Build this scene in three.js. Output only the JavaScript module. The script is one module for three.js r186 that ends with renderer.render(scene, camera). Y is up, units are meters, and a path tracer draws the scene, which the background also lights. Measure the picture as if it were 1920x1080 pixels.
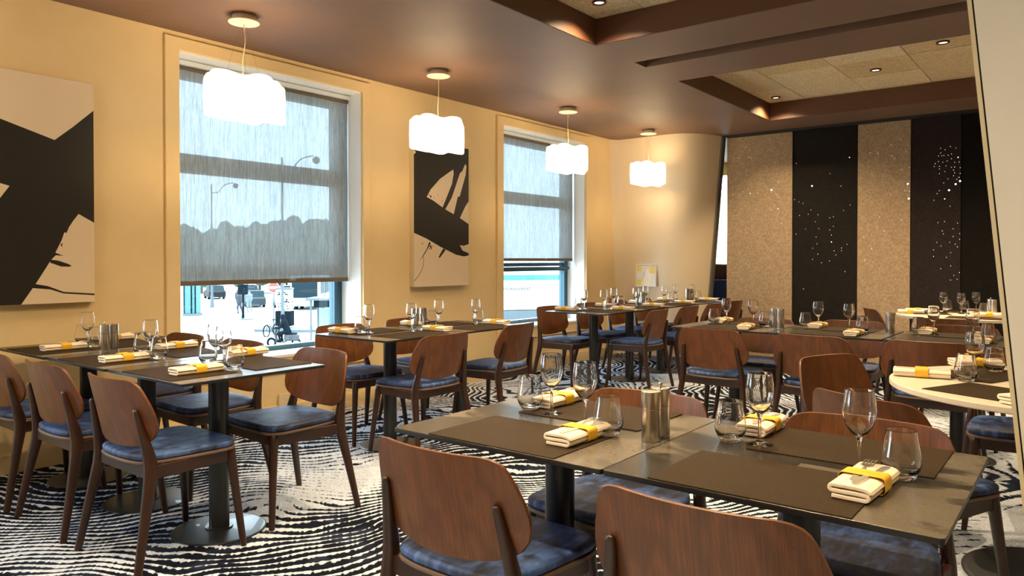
import * as THREE from 'three';
import { mergeGeometries, mergeVertices } from 'three/addons/utils/BufferGeometryUtils.js';
import { RoundedBoxGeometry } from 'three/addons/geometries/RoundedBoxGeometry.js';
import { MarchingCubes } from 'three/addons/objects/MarchingCubes.js';
import { RectAreaLightUniformsLib } from 'three/addons/lights/RectAreaLightUniformsLib.js';

// ---------------------------------------------------------------- camera, sky, exposure
// Room axes: a runs along the window wall away from the viewer, b runs towards the window wall.
// World: x = -b, z = -a, y up, metres; the eye stands at a = b = 0.
const scene = new THREE.Scene();
const EYE = 1.2367, YAW = THREE.MathUtils.degToRad(38.0377), PITCH = THREE.MathUtils.degToRad(0.7329);
const camera = new THREE.PerspectiveCamera(2 * Math.atan(540 / 1391.16) * 180 / Math.PI, 1920 / 1080, 0.05, 400);
camera.position.set(0, EYE, 0);
camera.rotation.set(-PITCH, YAW, 0, 'YXZ');
camera.setViewOffset(1920, 1080, 0, 35.5, 1920, 1080);     // a shifted lens
camera.updateProjectionMatrix();
const renderer = new THREE.WebGLRenderer({ antialias: true });
renderer.toneMapping = THREE.LinearToneMapping;
renderer.toneMappingExposure = 1.03;
renderer.shadowMap.enabled = true;
RectAreaLightUniformsLib.init();
const LAMP = new THREE.Color(1.0, 0.74, 0.43);             // warm lamps
const PENDANT_CD = 0.26, SPOT_CD = 16, SKY = 14;

// ---------------------------------------------------------------- noise
function rng(seed) { let s = seed >>> 0; return () => { s = (s + 0x6D2B79F5) >>> 0; let t = s; t = Math.imul(t ^ (t >>> 15), t | 1); t ^= t + Math.imul(t ^ (t >>> 7), t | 61); return ((t ^ (t >>> 14)) >>> 0) / 4294967296; }; }
const hash = (x, y, s) => { let h = Math.imul(x | 0, 374761393) ^ Math.imul(y | 0, 668265263) ^ Math.imul(s | 0, 1274126177); h = Math.imul(h ^ (h >>> 13), 1274126177); return ((h ^ (h >>> 16)) >>> 0) / 4294967296; };
function vnoise(x, y, s = 0, px = 0, py = 0) {            // value noise; px, py = periods
  const ix = Math.floor(x), iy = Math.floor(y), fx = x - ix, fy = y - iy;
  const w = (k, p) => (p ? ((k % p) + p) % p : k);
  const u = fx * fx * (3 - 2 * fx), v = fy * fy * (3 - 2 * fy);
  const a = hash(w(ix, px), w(iy, py), s), b = hash(w(ix + 1, px), w(iy, py), s), c = hash(w(ix, px), w(iy + 1, py), s), d = hash(w(ix + 1, px), w(iy + 1, py), s);
  return (a + (b - a) * u) * (1 - v) + (c + (d - c) * u) * v;
}
function fbm(x, y, s, oct = 4, p = 0) { let r = 0, a = 0.5, t = 0; for (let i = 0; i < oct; i++) { r += a * vnoise(x, y, s + i, p, p); t += a; a *= 0.5; x *= 2; y *= 2; p *= 2; } return r / t; }
const clamp = (x, a = 0, b = 1) => Math.min(b, Math.max(a, x)), lerp = (a, b, t) => a + (b - a) * t, sstep = (a, b, x) => { const t = clamp((x - a) / (b - a)); return t * t * (3 - 2 * t); };
const mix3 = (A, B, t) => [lerp(A[0], B[0], t), lerp(A[1], B[1], t), lerp(A[2], B[2], t)];

// a colour texture and (optional) height texture from f(u, v) -> [r, g, b, height], values in sRGB 0..255 and 0..1
function makeTex(w, h, f, { bump = false, wrap = THREE.RepeatWrapping } = {}) {
  const c = new Uint8Array(w * h * 4), e = bump ? new Uint8Array(w * h * 4) : null;
  for (let y = 0; y < h; y++) for (let x = 0; x < w; x++) {
    const q = f(x / w, y / h, x, y), i = (y * w + x) * 4;
    c[i] = clamp(q[0], 0, 255); c[i + 1] = clamp(q[1], 0, 255); c[i + 2] = clamp(q[2], 0, 255); c[i + 3] = 255;
    if (e) { const k = clamp(q[3]) * 255; e[i] = e[i + 1] = e[i + 2] = k; e[i + 3] = 255; }
  }
  const tex = (d, srgb) => { const t = new THREE.DataTexture(d, w, h, THREE.RGBAFormat); t.wrapS = t.wrapT = wrap; t.magFilter = THREE.LinearFilter; t.minFilter = THREE.LinearMipmapLinearFilter; t.generateMipmaps = true; if (srgb) t.colorSpace = THREE.SRGBColorSpace; t.needsUpdate = true; return t; };
  return { map: tex(c, true), bumpMap: e ? tex(e, false) : null };
}

// overcast sky, a little brighter overhead, goes on the same way all round
{
  const W = 512, H = 256, d = new Float32Array(W * H * 4);
  for (let y = 0; y < H; y++) for (let x = 0; x < W; x++) {
    const up = (y + 0.5) / H * 2 - 1, n = 0.82 + 0.36 * fbm(x / W * 8, y / H * 6, 11, 4, 0) * (0.5 + 0.5 * vnoise(x / W * 8, y / H * 4, 3, 8));
    const k = (up > 0 ? 0.9 + 0.35 * up : 0.9) * n, i = (y * W + x) * 4, e = Math.min(x, W - x) / W; // blend at the seam
    const kk = lerp(0.95 + (up > 0 ? 0.35 * up : 0), k, sstep(0, 0.06, e));
    d[i] = 0.86 * kk; d[i + 1] = 0.97 * kk; d[i + 2] = 1.08 * kk; d[i + 3] = 1;
  }
  const sky = new THREE.DataTexture(d, W, H, THREE.RGBAFormat, THREE.FloatType);
  sky.mapping = THREE.EquirectangularReflectionMapping; sky.magFilter = THREE.LinearFilter; sky.minFilter = THREE.LinearFilter; sky.wrapS = THREE.RepeatWrapping; sky.needsUpdate = true;
  scene.background = sky; scene.backgroundIntensity = SKY;
}

// ---------------------------------------------------------------- naming helpers
const used = new Map();
const numbered = (n) => { const k = used.get(n) ?? 0; used.set(n, k + 1); return k ? n + '_' + String(k).padStart(3, '0') : n; };
const shade = (o) => { o.traverse((m) => { if (m.isMesh) { m.castShadow = true; m.receiveShadow = true; } }); return o; };
function tag(o, label, category, group) { o.userData.label = label; if (category) o.userData.category = category; if (group) o.userData.group = group; return o; }
function thing(name, label, category, pos = [0, 0, 0], turn = 0, group) {
  const o = new THREE.Group(); o.name = numbered(name); o.position.set(...pos); o.rotation.y = turn; scene.add(o);
  return tag(o, label, category, group);
}
function part(name, geo, mat, parent, label) { const m = new THREE.Mesh(geo, mat); m.name = name; m.castShadow = m.receiveShadow = true; parent.add(m); if (label) m.userData.label = label; return m; }
function solo(name, geo, mat, label, category, pos = [0, 0, 0], turn = 0, group) { const m = part(numbered(name), geo, mat, scene); m.position.set(...pos); m.rotation.y = turn; return tag(m, label, category, group); }
function struct(name, geo, mat) { const m = part(name, geo, mat, scene); m.userData.kind = 'structure'; return m; }
function copy(root, pos, turn, label) { const r = root.clone(); r.name = numbered(root.name.replace(/_\d{3}$/, '')); r.position.set(...pos); r.rotation.set(0, turn, 0); if (label) r.userData = { ...r.userData, label }; scene.add(r); return r; }
const P = (a, b, y = 0) => [-b, y, -a];
const V = (x, y, z) => new THREE.Vector3(x, y, z);

// ---------------------------------------------------------------- geometry helpers
function box(w, h, d, x = 0, y = 0, z = 0, r = 0) { const g = r ? new RoundedBoxGeometry(w, h, d, 2, r) : new THREE.BoxGeometry(w, h, d); g.translate(x, y, z); return g; }
const plain = (g) => { const k = g.index ? g.toNonIndexed() : g; for (const n of Object.keys(k.attributes)) if (!['position', 'normal', 'uv'].includes(n)) k.deleteAttribute(n); return k; };
const merge = (gs) => mergeGeometries(gs.map(plain));
// box between two room points (a0,b0,y0)-(a1,b1,y1)
function rbox(a0, a1, b0, b1, y0, y1) { const g = new THREE.BoxGeometry(Math.abs(b1 - b0), Math.abs(y1 - y0), Math.abs(a1 - a0)); g.translate(-(b0 + b1) / 2, (y0 + y1) / 2, -(a0 + a1) / 2); return worldUV(g); }
// uv in metres from the dominant axis of each face
function worldUV(g) {
  const k = g.index ? g.toNonIndexed() : g, p = k.attributes.position, uv = new Float32Array(p.count * 2), A = V(), B = V(), C = V(), n = V();
  for (let i = 0; i < p.count; i += 3) {
    A.fromBufferAttribute(p, i); B.fromBufferAttribute(p, i + 1); C.fromBufferAttribute(p, i + 2); n.copy(B).sub(A).cross(C.clone().sub(A));
    const x = Math.abs(n.x), y = Math.abs(n.y), z = Math.abs(n.z);
    [A, B, C].forEach((q, j) => { const [u, v] = y >= x && y >= z ? [q.x, q.z] : x >= z ? [q.z, q.y] : [q.x, q.y]; uv[(i + j) * 2] = u; uv[(i + j) * 2 + 1] = v; });
  }
  k.setAttribute('uv', new THREE.BufferAttribute(uv, 2)); return k;
}
function roundRect(w, h, r, s = new THREE.Shape()) { const x = -w / 2, y = -h / 2; s.moveTo(x + r, y); s.lineTo(x + w - r, y); s.quadraticCurveTo(x + w, y, x + w, y + r); s.lineTo(x + w, y + h - r); s.quadraticCurveTo(x + w, y + h, x + w - r, y + h); s.lineTo(x + r, y + h); s.quadraticCurveTo(x, y + h, x, y + h - r); s.lineTo(x, y + r); s.quadraticCurveTo(x, y, x + r, y); return s; }
// a flat shape in the floor plane, from y0 up to y1, with a small bevel
function slab(shape, y0, y1, bevel = 0.002, seg = 8) { const g = new THREE.ExtrudeGeometry(shape, { depth: y1 - y0 - 2 * bevel, bevelEnabled: bevel > 0, bevelThickness: bevel, bevelSize: bevel, bevelOffset: -bevel, bevelSegments: 2, curveSegments: seg }); g.rotateX(-Math.PI / 2); g.translate(0, y0 + bevel, 0); return g; }
const lathe = (pts, seg = 40) => new THREE.LatheGeometry(pts.map(([r, y]) => new THREE.Vector2(r, y)), seg);
const cyl = (r, h, y = 0, seg = 32, r2 = r) => { const g = new THREE.CylinderGeometry(r2, r, h, seg); g.translate(0, y + h / 2, 0); return g; };
function tube(pts, r, seg = 24, rad = 8, closed = false) { return new THREE.TubeGeometry(new THREE.CatmullRomCurve3(pts.map((p) => V(...p)), closed, 'catmullrom', 0.5), seg, r, rad, closed); }
// loft of rounded rectangles: stations [x, y, z, width, depth]
function loft(st, n = 12, power = 4) {
  const pos = [], idx = [], uv = [];
  st.forEach(([x, y, z, w, d], k) => { for (let i = 0; i <= n; i++) { const t = i / n * Math.PI * 2, c = Math.cos(t), s = Math.sin(t), q = Math.pow(Math.abs(c) ** power + Math.abs(s) ** power, -1 / power); pos.push(x + c * q * w / 2, y, z + s * q * d / 2); uv.push(i / n * 0.12, y); } });
  for (let k = 0; k < st.length - 1; k++) for (let i = 0; i < n; i++) { const a = k * (n + 1) + i, b = a + n + 1; idx.push(a, b, a + 1, b, b + 1, a + 1); }
  for (const k of [0, st.length - 1]) { const c = pos.length / 3; pos.push(st[k][0], st[k][1], st[k][2]); uv.push(0.05, st[k][1]); for (let i = 0; i < n; i++) { const a = k * (n + 1) + i; k ? idx.push(c, a + 1, a) : idx.push(c, a, a + 1); } }
  const g = new THREE.BufferGeometry(); g.setAttribute('position', new THREE.Float32BufferAttribute(pos, 3)); g.setAttribute('uv', new THREE.Float32BufferAttribute(uv, 2)); g.setIndex(idx); g.computeVertexNormals(); return g;
}
function ribbon(path, t) {                                 // closed outline of a strip of thickness t along a 2-D path
  const L = [], R = [];
  path.forEach((p, i) => { const a = path[Math.max(0, i - 1)], b = path[Math.min(path.length - 1, i + 1)], dx = b[0] - a[0], dy = b[1] - a[1], l = Math.hypot(dx, dy); L.push([p[0] - dy / l * t / 2, p[1] + dx / l * t / 2]); R.push([p[0] + dy / l * t / 2, p[1] - dx / l * t / 2]); });
  return new THREE.Shape([...L, ...R.reverse()].map(([x, y]) => new THREE.Vector2(x, y)));
}

// ---------------------------------------------------------------- materials
const std = (o) => new THREE.MeshStandardMaterial({ roughness: 0.6, ...o });
const phys = (o) => new THREE.MeshPhysicalMaterial(o);
const C = (hex) => new THREE.Color(hex);
const rep = (t, u, v = u) => { const k = t.clone(); k.repeat.set(u, v); k.needsUpdate = true; return k; };
const M = {};
{
  const plaster = makeTex(512, 512, (u, v) => { const n = fbm(u * 6, v * 6, 5, 5, 6), g = vnoise(u * 220, v * 220, 9, 220, 220); return [228 + n * 12, 203 + n * 12, 154 + n * 12, 0.5 * n + 0.5 * g]; }, { bump: true });
  M.wall = std({ map: rep(plaster.map, 0.6), bumpMap: rep(plaster.bumpMap, 0.6), bumpScale: 0.0006, roughness: 0.75 });
  M.plaster = std({ color: C('#f1f1ee'), bumpMap: M.wall.bumpMap, bumpScale: 0.0005, roughness: 0.8 });
  M.trim = std({ color: C('#ead9b8'), roughness: 0.55 });
  M.lean = std({ color: C('#e6d6ba'), bumpMap: M.wall.bumpMap, bumpScale: 0.0004, roughness: 0.34 });
  const paint = makeTex(512, 512, (u, v) => { const n = fbm(u * 5, v * 5, 21, 4, 5), g = fbm(u * 90, v * 14, 25, 2, 0); return [108 + n * 18, 84 + n * 14, 70 + n * 12, g]; }, { bump: true });
  M.ceil = phys({ map: rep(paint.map, 0.4), bumpMap: rep(paint.bumpMap, 0.5), bumpScale: 0.0008, roughness: 0.56, specularIntensity: 0.8 });
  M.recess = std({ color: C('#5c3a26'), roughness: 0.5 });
  const fibre = makeTex(512, 512, (u, v) => { let n = 0; for (let k = 0; k < 4; k++) { const A = k * 0.8 + 0.3, x = u * 512 * Math.cos(A) + v * 512 * Math.sin(A), y = -u * 512 * Math.sin(A) + v * 512 * Math.cos(A); n = Math.max(n, vnoise(x / 18, y / 2.2, 40 + k) * (0.6 + 0.4 * vnoise(x / 5, y / 5, 50 + k))); } const m = vnoise(u * 120, v * 120, 60, 120, 120); const t = n * 0.75 + m * 0.25; return [156 + t * 99, 134 + t * 106, 98 + t * 106, t]; }, { bump: true });
  M.tile = [0, 1, 2].map((k) => std({ map: fibre.map, color: C(['#ffffff', '#efe6d8', '#f6f0ea'][k]), bumpMap: fibre.bumpMap, bumpScale: 0.004, roughness: 0.95 }));
  const felt = makeTex(512, 512, (u, v) => { const n = fbm(u * 40, v * 40, 70, 4, 40), m = vnoise(u * 250, v * 250, 77, 250, 250), k = 0.55 * n + 0.45 * m; return [150 + k * 105, 150 + k * 105, 150 + k * 105, k]; }, { bump: true });
  const feltMat = (c) => phys({ specularIntensity: 0.3, map: rep(felt.map, 1.4), color: C(c), bumpMap: rep(felt.bumpMap, 1.4), bumpScale: 0.003, roughness: 0.95 });
  M.feltBeige = feltMat('#cdb394'); M.feltBlack = feltMat('#2b2826'); M.feltDark = feltMat('#383030'); M.feltJet = feltMat('#1d1b19');
  M.star = std({ color: C('#ffffff'), emissive: C('#fff0d8'), emissiveIntensity: 1.6 }); M.starBlue = std({ color: C('#ffffff'), emissive: C('#d8ecff'), emissiveIntensity: 3.0 });
  // walnut veneer: grain runs along v
  const wood = (seed, base, dark) => makeTex(512, 512, (u, v) => {
    const w = fbm(u * 3, v * 1.2, seed, 4, 0), x = u * 11 + w * 15 + 0.8 * Math.sin((v - 0.5) * 3 + w * 4), ring = 0.5 + 0.5 * Math.sin(x * 2.6);
    const fine = vnoise(u * 260, v * 9, seed + 5), pore = vnoise(u * 420, v * 22, seed + 8) > 0.86 ? 1 : 0;
    const t = clamp(0.27 * ring + 0.45 * fine + 0.28 * w), c = mix3(dark, base, t), e = sstep(0, 0.05, Math.min(u, 1 - u, v, 1 - v)) * 0 + 1;
    return [c[0] - pore * 12, c[1] - pore * 9, c[2] - pore * 6, t * 0.6 + 0.2 - pore * 0.2].map((q) => q * e);
  }, { bump: true });
  const w1 = wood(101, [132, 78, 33], [74, 39, 15]), w2 = wood(137, [124, 73, 31], [66, 35, 14]);
  const veneer = (t, r) => phys({ map: rep(t.map, r), bumpMap: rep(t.bumpMap, r), bumpScale: 0.0004, roughness: 0.42, clearcoat: 0.12, clearcoatRoughness: 0.35 });
  M.veneer = [veneer(w1, 2.0), veneer(w2, 1.7)];
  M.frame = phys({ map: rep(w2.map, 2.5, 1.2), color: C('#86705c'), roughness: 0.42, clearcoat: 0.2, clearcoatRoughness: 0.4 });
  M.ply = std({ color: C('#6b5648'), roughness: 0.6 });
  const velvet = makeTex(512, 512, (u, v) => { const n = fbm(u * 7, v * 7, 201, 4, 7), s = fbm(u * 40, v * 12, 215, 3, 0), q = sstep(0.52, 0.7, fbm(u * 14, v * 14, 230, 4, 14)); const t = clamp((n - 0.5) * 1.9 + (s - 0.5) * 1.1 + 0.42); const c = mix3([17, 25, 52], [78, 112, 176], t); return [c[0] - q * 14, c[1] - q * 18, c[2] - q * 30, 0.5 + 0.4 * (s - 0.5)]; }, { bump: true });
  const seatMat = (r, col) => phys({ map: rep(velvet.map, r), bumpMap: rep(velvet.bumpMap, r), bumpScale: 0.0012, color: C(col), roughness: 0.62, sheen: 1, sheenColor: C('#5f86c8'), sheenRoughness: 0.42 });
  M.velvet = [seatMat(1.6, '#ffffff'), seatMat(2.1, '#d9dde6')];
  // stone-patterned compact laminate
  const slate = makeTex(1024, 1024, (u, v) => { const n = fbm(u * 4, v * 9, 301, 5, 0), k = fbm(u * 3 + n * 1.6, v * 8 + n * 1.2, 311, 5, 0), s = sstep(0.47, 0.62, k), g = vnoise(u * 300, v * 300, 320); const c = mix3([30, 28, 25], [108, 100, 88], s * 0.75 + n * 0.2); return [c[0] + g * 8, c[1] + g * 8, c[2] + g * 8, 0.3 + 0.3 * k + 0.2 * g]; }, { bump: true });
  M.slate = phys({ map: rep(slate.map, 0.9), bumpMap: rep(slate.bumpMap, 0.9), bumpScale: 0.00008, roughness: 0.26, specularIntensity: 1 });
  M.edge = std({ color: C('#17171a'), roughness: 0.45 });
  M.white = std({ color: C('#d6c8b4'), roughness: 0.4 });
  const weave = makeTex(256, 256, (u, v) => { const x = u * 64, y = v * 64, a = Math.abs(Math.sin(x * Math.PI)), b = Math.abs(Math.sin(y * Math.PI)), t = (Math.floor(x) + Math.floor(y)) % 2 ? a : b, n = vnoise(u * 64, v * 64, 400, 64, 64); return [30 + t * 34 + n * 24, 25 + t * 27 + n * 19, 18 + t * 18 + n * 13, t]; }, { bump: true });
  M.mat = phys({ specularIntensity: 0.3, color: C('#d8cdb8'), map: rep(weave.map, 8), bumpMap: rep(weave.bumpMap, 8), bumpScale: 0.0006, roughness: 0.7 });
  M.metalDark = phys({ color: C('#2c3034'), roughness: 0.36, metalness: 0.35, clearcoat: 0.15 });
  M.steel = phys({ color: C('#cfcac2'), metalness: 1, roughness: 0.24, anisotropy: 0.6 });
  M.cutlery = std({ color: C('#f0ece4'), metalness: 1, roughness: 0.36 });
  M.glass = phys({ color: C('#ffffff'), transmission: 1, thickness: 0.002, roughness: 0, ior: 1.5 });
  M.thinGlass = phys({ color: C('#fbfdfc'), transmission: 1, thickness: 0, roughness: 0, ior: 1.6, side: THREE.DoubleSide });
  M.pane = phys({ color: C('#f4fbfb'), transmission: 1, thickness: 0, roughness: 0, ior: 1.45, side: THREE.DoubleSide });
  const cloth = makeTex(256, 256, (u, v) => { const x = Math.sin(u * 256 * 0.8), y = Math.sin(v * 256 * 0.8), n = fbm(u * 6, v * 6, 411, 3, 6); return [226 + n * 16, 210 + n * 15, 190 + n * 14, 0.5 + 0.2 * x * y + 0.2 * n]; }, { bump: true });
  M.napkin = std({ map: rep(cloth.map, 10), bumpMap: rep(cloth.bumpMap, 10), bumpScale: 0.0004, roughness: 0.9 });
  M.shade = std({ color: C('#fff6e6'), emissive: C('#fff6e0'), emissiveIntensity: 1.25, roughness: 0.35 });
  M.lampWhite = std({ color: C('#e8ddc6'), roughness: 0.45 });
  M.cord = std({ color: C('#d9c8a0'), roughness: 0.6 });
  M.wire = std({ color: C('#8a7a60'), metalness: 0.8, roughness: 0.4 });
  M.lens = std({ color: C('#ffffff'), emissive: C('#ffe9c4'), emissiveIntensity: 4 });
  M.ring = std({ color: C('#5a3c2a'), metalness: 0.6, roughness: 0.35 });
  M.alu = std({ color: C('#2e505e'), metalness: 0.3, roughness: 0.42 });
  M.rail = std({ color: C('#dfe4e8'), roughness: 0.45, metalness: 0.2 });
  M.capGrey = std({ color: C('#6f6862'), roughness: 0.55 });
  // carpet: warped ripples with serrated edges
  const carpet = makeTex(2048, 2048, (u, v) => {
    const a = u * 6, b = v * 6, w1 = fbm(a * 0.55, b * 0.55, 501, 3), w2 = fbm(a * 1.5 + 7, b * 1.5, 511, 3), w3 = vnoise(a * 6, b * 6, 531);
    const along = a * 0.78 - b * 0.62, across = a * 0.62 + b * 0.78, ph = (across + (w1 - 0.5) * 1.3 + (w2 - 0.5) * 0.56 + (w3 - 0.5) * 0.028) / 0.07;
    const tick = vnoise(along * 105, across * 11, 541), yarn = vnoise(u * 1400, v * 1400, 551);
    const saw = ph - Math.floor(ph), ridge = saw < 0.72 ? saw / 0.72 : (1 - saw) / 0.28;
    const tone = fbm(a * 0.8 + 3, b * 0.8, 561, 3), cut = lerp(-0.22, 0.64, sstep(0.26, 0.74, tone)) + (fbm(a * 3.3, b * 3.3, 571, 3) - 0.5) * 0.75;
    const t = sstep(cut - 0.1, cut + 0.1, ridge + (tick - 0.5) * 0.52);
    let c = mix3([12, 16, 29], [190, 199, 214], t); const grey = sstep(0.5, 0.8, vnoise(a * 9, b * 9, 581)) * (1 - t) * 0.35; c = mix3(c, [60, 74, 104], grey);
    const k = 0.86 + 0.28 * yarn; return [c[0] * k, c[1] * k, c[2] * k, 0.35 * t + 0.5 * yarn];
  }, { bump: true, wrap: THREE.MirroredRepeatWrapping });
  M.carpet = phys({ specularIntensity: 0.15, map: carpet.map, bumpMap: carpet.bumpMap, bumpScale: 0.004, roughness: 0.95 });
  // roller blind: vertical slub threads, open weave
  const blindTex = makeTex(512, 512, (u, v) => { const t = vnoise(u * 170, v * 7, 601, 170, 7), s = vnoise(u * 256, v * 30, 611, 256, 30), k = 0.6 * t + 0.4 * s; return [176 + k * 60, 170 + k * 60, 162 + k * 60, 0.25 + 0.75 * k]; }, { bump: true });
  M.blind = phys({ map: rep(blindTex.map, 1.1), color: C('#bcd0e2'), roughness: 0.6, transmission: 0.24, thickness: 0, ior: 1.1, specularIntensity: 0.2, transmissionMap: null, side: THREE.DoubleSide });
  M.hem = std({ color: C('#6a5a48'), roughness: 0.7 });
}

// ---------------------------------------------------------------- the room
const D = 4.922, HC = 2.788, HR = 2.98, BACK = -2.6, RIGHT = -4.2, FAR = 11.6, PANEL = 9.03;
// floor
{
  const g = new THREE.BoxGeometry(-RIGHT + D + 0.4, 0.2, FAR - BACK + 0.4); g.translate(-(RIGHT + D) / 2, -0.1, -(FAR + BACK) / 2);
  const p = g.attributes.position, uv = g.attributes.uv; for (let i = 0; i < p.count; i++) uv.setXY(i, (-p.getZ(i) + 1.1) / 6, (-p.getX(i) + 0.4) / 6);
  struct('floor', g, M.carpet);
}
// window wall: a slab 0.36 m thick with two openings
const WIN = [{ a0: 2.593, a1: 4.207 }, { a0: 6.122, a1: 7.749 }, { a0: -0.94, a1: 0.675 }], SILL = 0.485, HEAD = 2.662, WT = 0.36;
{
  const s = new THREE.Shape([[BACK - 0.3, -0.1], [FAR + 0.3, -0.1], [FAR + 0.3, 3.2], [BACK - 0.3, 3.2]].map(([x, y]) => new THREE.Vector2(x, y)));
  for (const w of WIN) s.holes.push(new THREE.Path([[w.a0, SILL], [w.a1, SILL], [w.a1, HEAD], [w.a0, HEAD]].map(([x, y]) => new THREE.Vector2(x, y))));
  const g = new THREE.ExtrudeGeometry(s, { depth: WT, bevelEnabled: false }); g.rotateY(Math.PI / 2); g.scale(1, 1, 1); // x->-z, depth -> +x
  g.translate(-D - WT, 0, 0);
  struct('wall_left', worldUV(g), M.wall);
  WIN.forEach((w, k) => {
    const lining = merge([rbox(w.a1 - 0.012, w.a1, D + 0.001, D + WT, SILL, HEAD), rbox(w.a0, w.a0 + 0.012, D + 0.001, D + WT, SILL, HEAD), rbox(w.a0 + 0.012, w.a1 - 0.012, D + 0.001, D + WT, HEAD - 0.012, HEAD)]);
    const T3 = [1, 4, 11][k]; struct('trim_' + T3, lining, M.plaster);
    // casing: a proud frame round the opening
    const o = new THREE.Shape([[w.a0 - 0.098, SILL - 0.115], [w.a1 + 0.085, SILL - 0.115], [w.a1 + 0.085, 2.748], [w.a0 - 0.098, 2.748]].map(([x, y]) => new THREE.Vector2(x, y)));
    o.holes.push(new THREE.Path([[w.a0, SILL], [w.a1, SILL], [w.a1, HEAD], [w.a0, HEAD]].map(([x, y]) => new THREE.Vector2(x, y))));
    const c = new THREE.ExtrudeGeometry(o, { depth: 0.016, bevelEnabled: true, bevelThickness: 0.004, bevelSize: 0.004, bevelOffset: -0.004, bevelSegments: 2 }); c.rotateY(Math.PI / 2); c.translate(-D + 0.004, 0, 0);
    struct('trim_' + (T3 + 1), c, M.wall);
    const sill = rbox(w.a0 + 0.002, w.a1 - 0.002, D - 0.035, D + WT, SILL + 0.0005, SILL + 0.022); struct('trim_' + (T3 + 2), sill, M.plaster);
  });
}
// ceiling: painted soffit with two deep recesses and a slot, acoustic tiles above
{
  const ceiling = new THREE.Group(); ceiling.name = 'ceiling'; ceiling.userData.kind = 'structure'; scene.add(ceiling);
  const rect = (a0, a1, b0, b1) => [[-b0, -a0], [-b1, -a0], [-b1, -a1], [-b0, -a1]].map(([x, z]) => new THREE.Vector2(x, -z)); // shape plane (x, -z)
  const s = new THREE.Shape(rect(BACK - 0.3, FAR + 0.3, RIGHT - 0.3, D + 0.3)), B1 = 2.852, holes = [[-0.4, 4.633], [5.209, 5.397], [5.987, 8.311]];
  for (const [a0, a1] of holes) s.holes.push(new THREE.Path(rect(a0, a1, -2.8, B1)));
  const g = new THREE.ExtrudeGeometry(s, { depth: HR - HC, bevelEnabled: false }); g.rotateX(-Math.PI / 2); g.translate(0, HC, 0);
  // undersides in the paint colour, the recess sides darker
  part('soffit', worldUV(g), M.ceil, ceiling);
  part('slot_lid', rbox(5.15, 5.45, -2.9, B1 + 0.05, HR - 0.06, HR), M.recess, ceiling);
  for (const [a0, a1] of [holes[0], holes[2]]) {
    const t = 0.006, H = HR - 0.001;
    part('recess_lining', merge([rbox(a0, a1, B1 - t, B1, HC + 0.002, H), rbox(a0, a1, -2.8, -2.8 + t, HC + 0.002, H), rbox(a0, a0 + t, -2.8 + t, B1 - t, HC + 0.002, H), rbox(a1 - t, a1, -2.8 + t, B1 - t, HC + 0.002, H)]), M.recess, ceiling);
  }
  part('roof_slab', rbox(BACK - 0.3, FAR + 0.3, RIGHT - 0.3, D + 0.3, HR + 0.03, HR + 0.25), M.ceil, ceiling);
  const r = rng(5), full = worldUV(box(0.596, 0.02, 0.596));
  const put = (a0, a1, b0, b1) => { const t = part('ceiling_tile', rbox(a0 + 0.003, a1 - 0.003, b0 + 0.003, b1 - 0.003, HR + (r() - 0.5) * 0.004, HR + 0.026), M.tile[Math.floor(r() * 3)], ceiling); return t; };
  const bs = [2.852, 2.46, 1.855, 1.25, 0.645, 0.04, -0.565, -1.17, -1.775, -2.38, -2.8];
  for (const as of [[8.311, 8.26, 7.66, 7.06, 6.455, 5.987], [4.633, 4.54, 3.935, 3.33, 2.725, 2.12, 1.515, 0.91, 0.305, -0.4]])
    for (let i = 0; i < as.length - 1; i++) for (let j = 0; j < bs.length - 1; j++) put(as[i + 1], as[i], bs[j + 1], bs[j]);
}
// remaining walls
struct('wall_back', rbox(BACK - 0.3, BACK, RIGHT - 0.3, D + 0.01, -0.1, HR), M.wall);
struct('wall_right', rbox(BACK, FAR, RIGHT - 0.3, RIGHT, -0.1, HR), M.wall);
{ // the end wall beyond the felt panels, with a window in it
  const s = new THREE.Shape([[RIGHT, -0.1], [D, -0.1], [D, HR], [RIGHT, HR]].map(([x, y]) => new THREE.Vector2(-x, y)));
  s.holes.push(new THREE.Path([[4.2, 1.17], [4.88, 1.17], [4.88, 2.6], [4.2, 2.6]].map(([x, y]) => new THREE.Vector2(-x, y))));
  const g = new THREE.ExtrudeGeometry(s, { depth: 0.3, bevelEnabled: false }); g.translate(0, 0, -FAR - 0.3); struct('wall_far', worldUV(g), M.wall);
  const pane = struct('window_3', rbox(FAR + 0.1, FAR + 0.106, 4.19, 4.89, 1.16, 2.61), M.pane);
}
// baseboards along the window wall
struct('baseboard_left', merge([rbox(BACK, 8.3, D - 0.016, D + 0.001, 0, 0.108), rbox(BACK, 8.3, D - 0.012, D + 0.001, 0.108, 0.115)]), M.wall);
// wall behind the felt panels
struct('wall_panels', rbox(PANEL + 0.03, PANEL + 0.2, RIGHT, 3.62, 0, HC - 0.002), std({ color: C('#171412'), roughness: 0.9 }));
struct('baseboard_panels', rbox(PANEL - 0.02, PANEL + 0.03, RIGHT, 3.63, 0, 0.07), std({ color: C('#b08f62'), roughness: 0.7 }));
struct('trim_7', rbox(PANEL - 0.06, PANEL + 0.03, RIGHT, 3.635, HC - 0.03, HC), std({ color: C('#171412'), roughness: 0.6 }));

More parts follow.
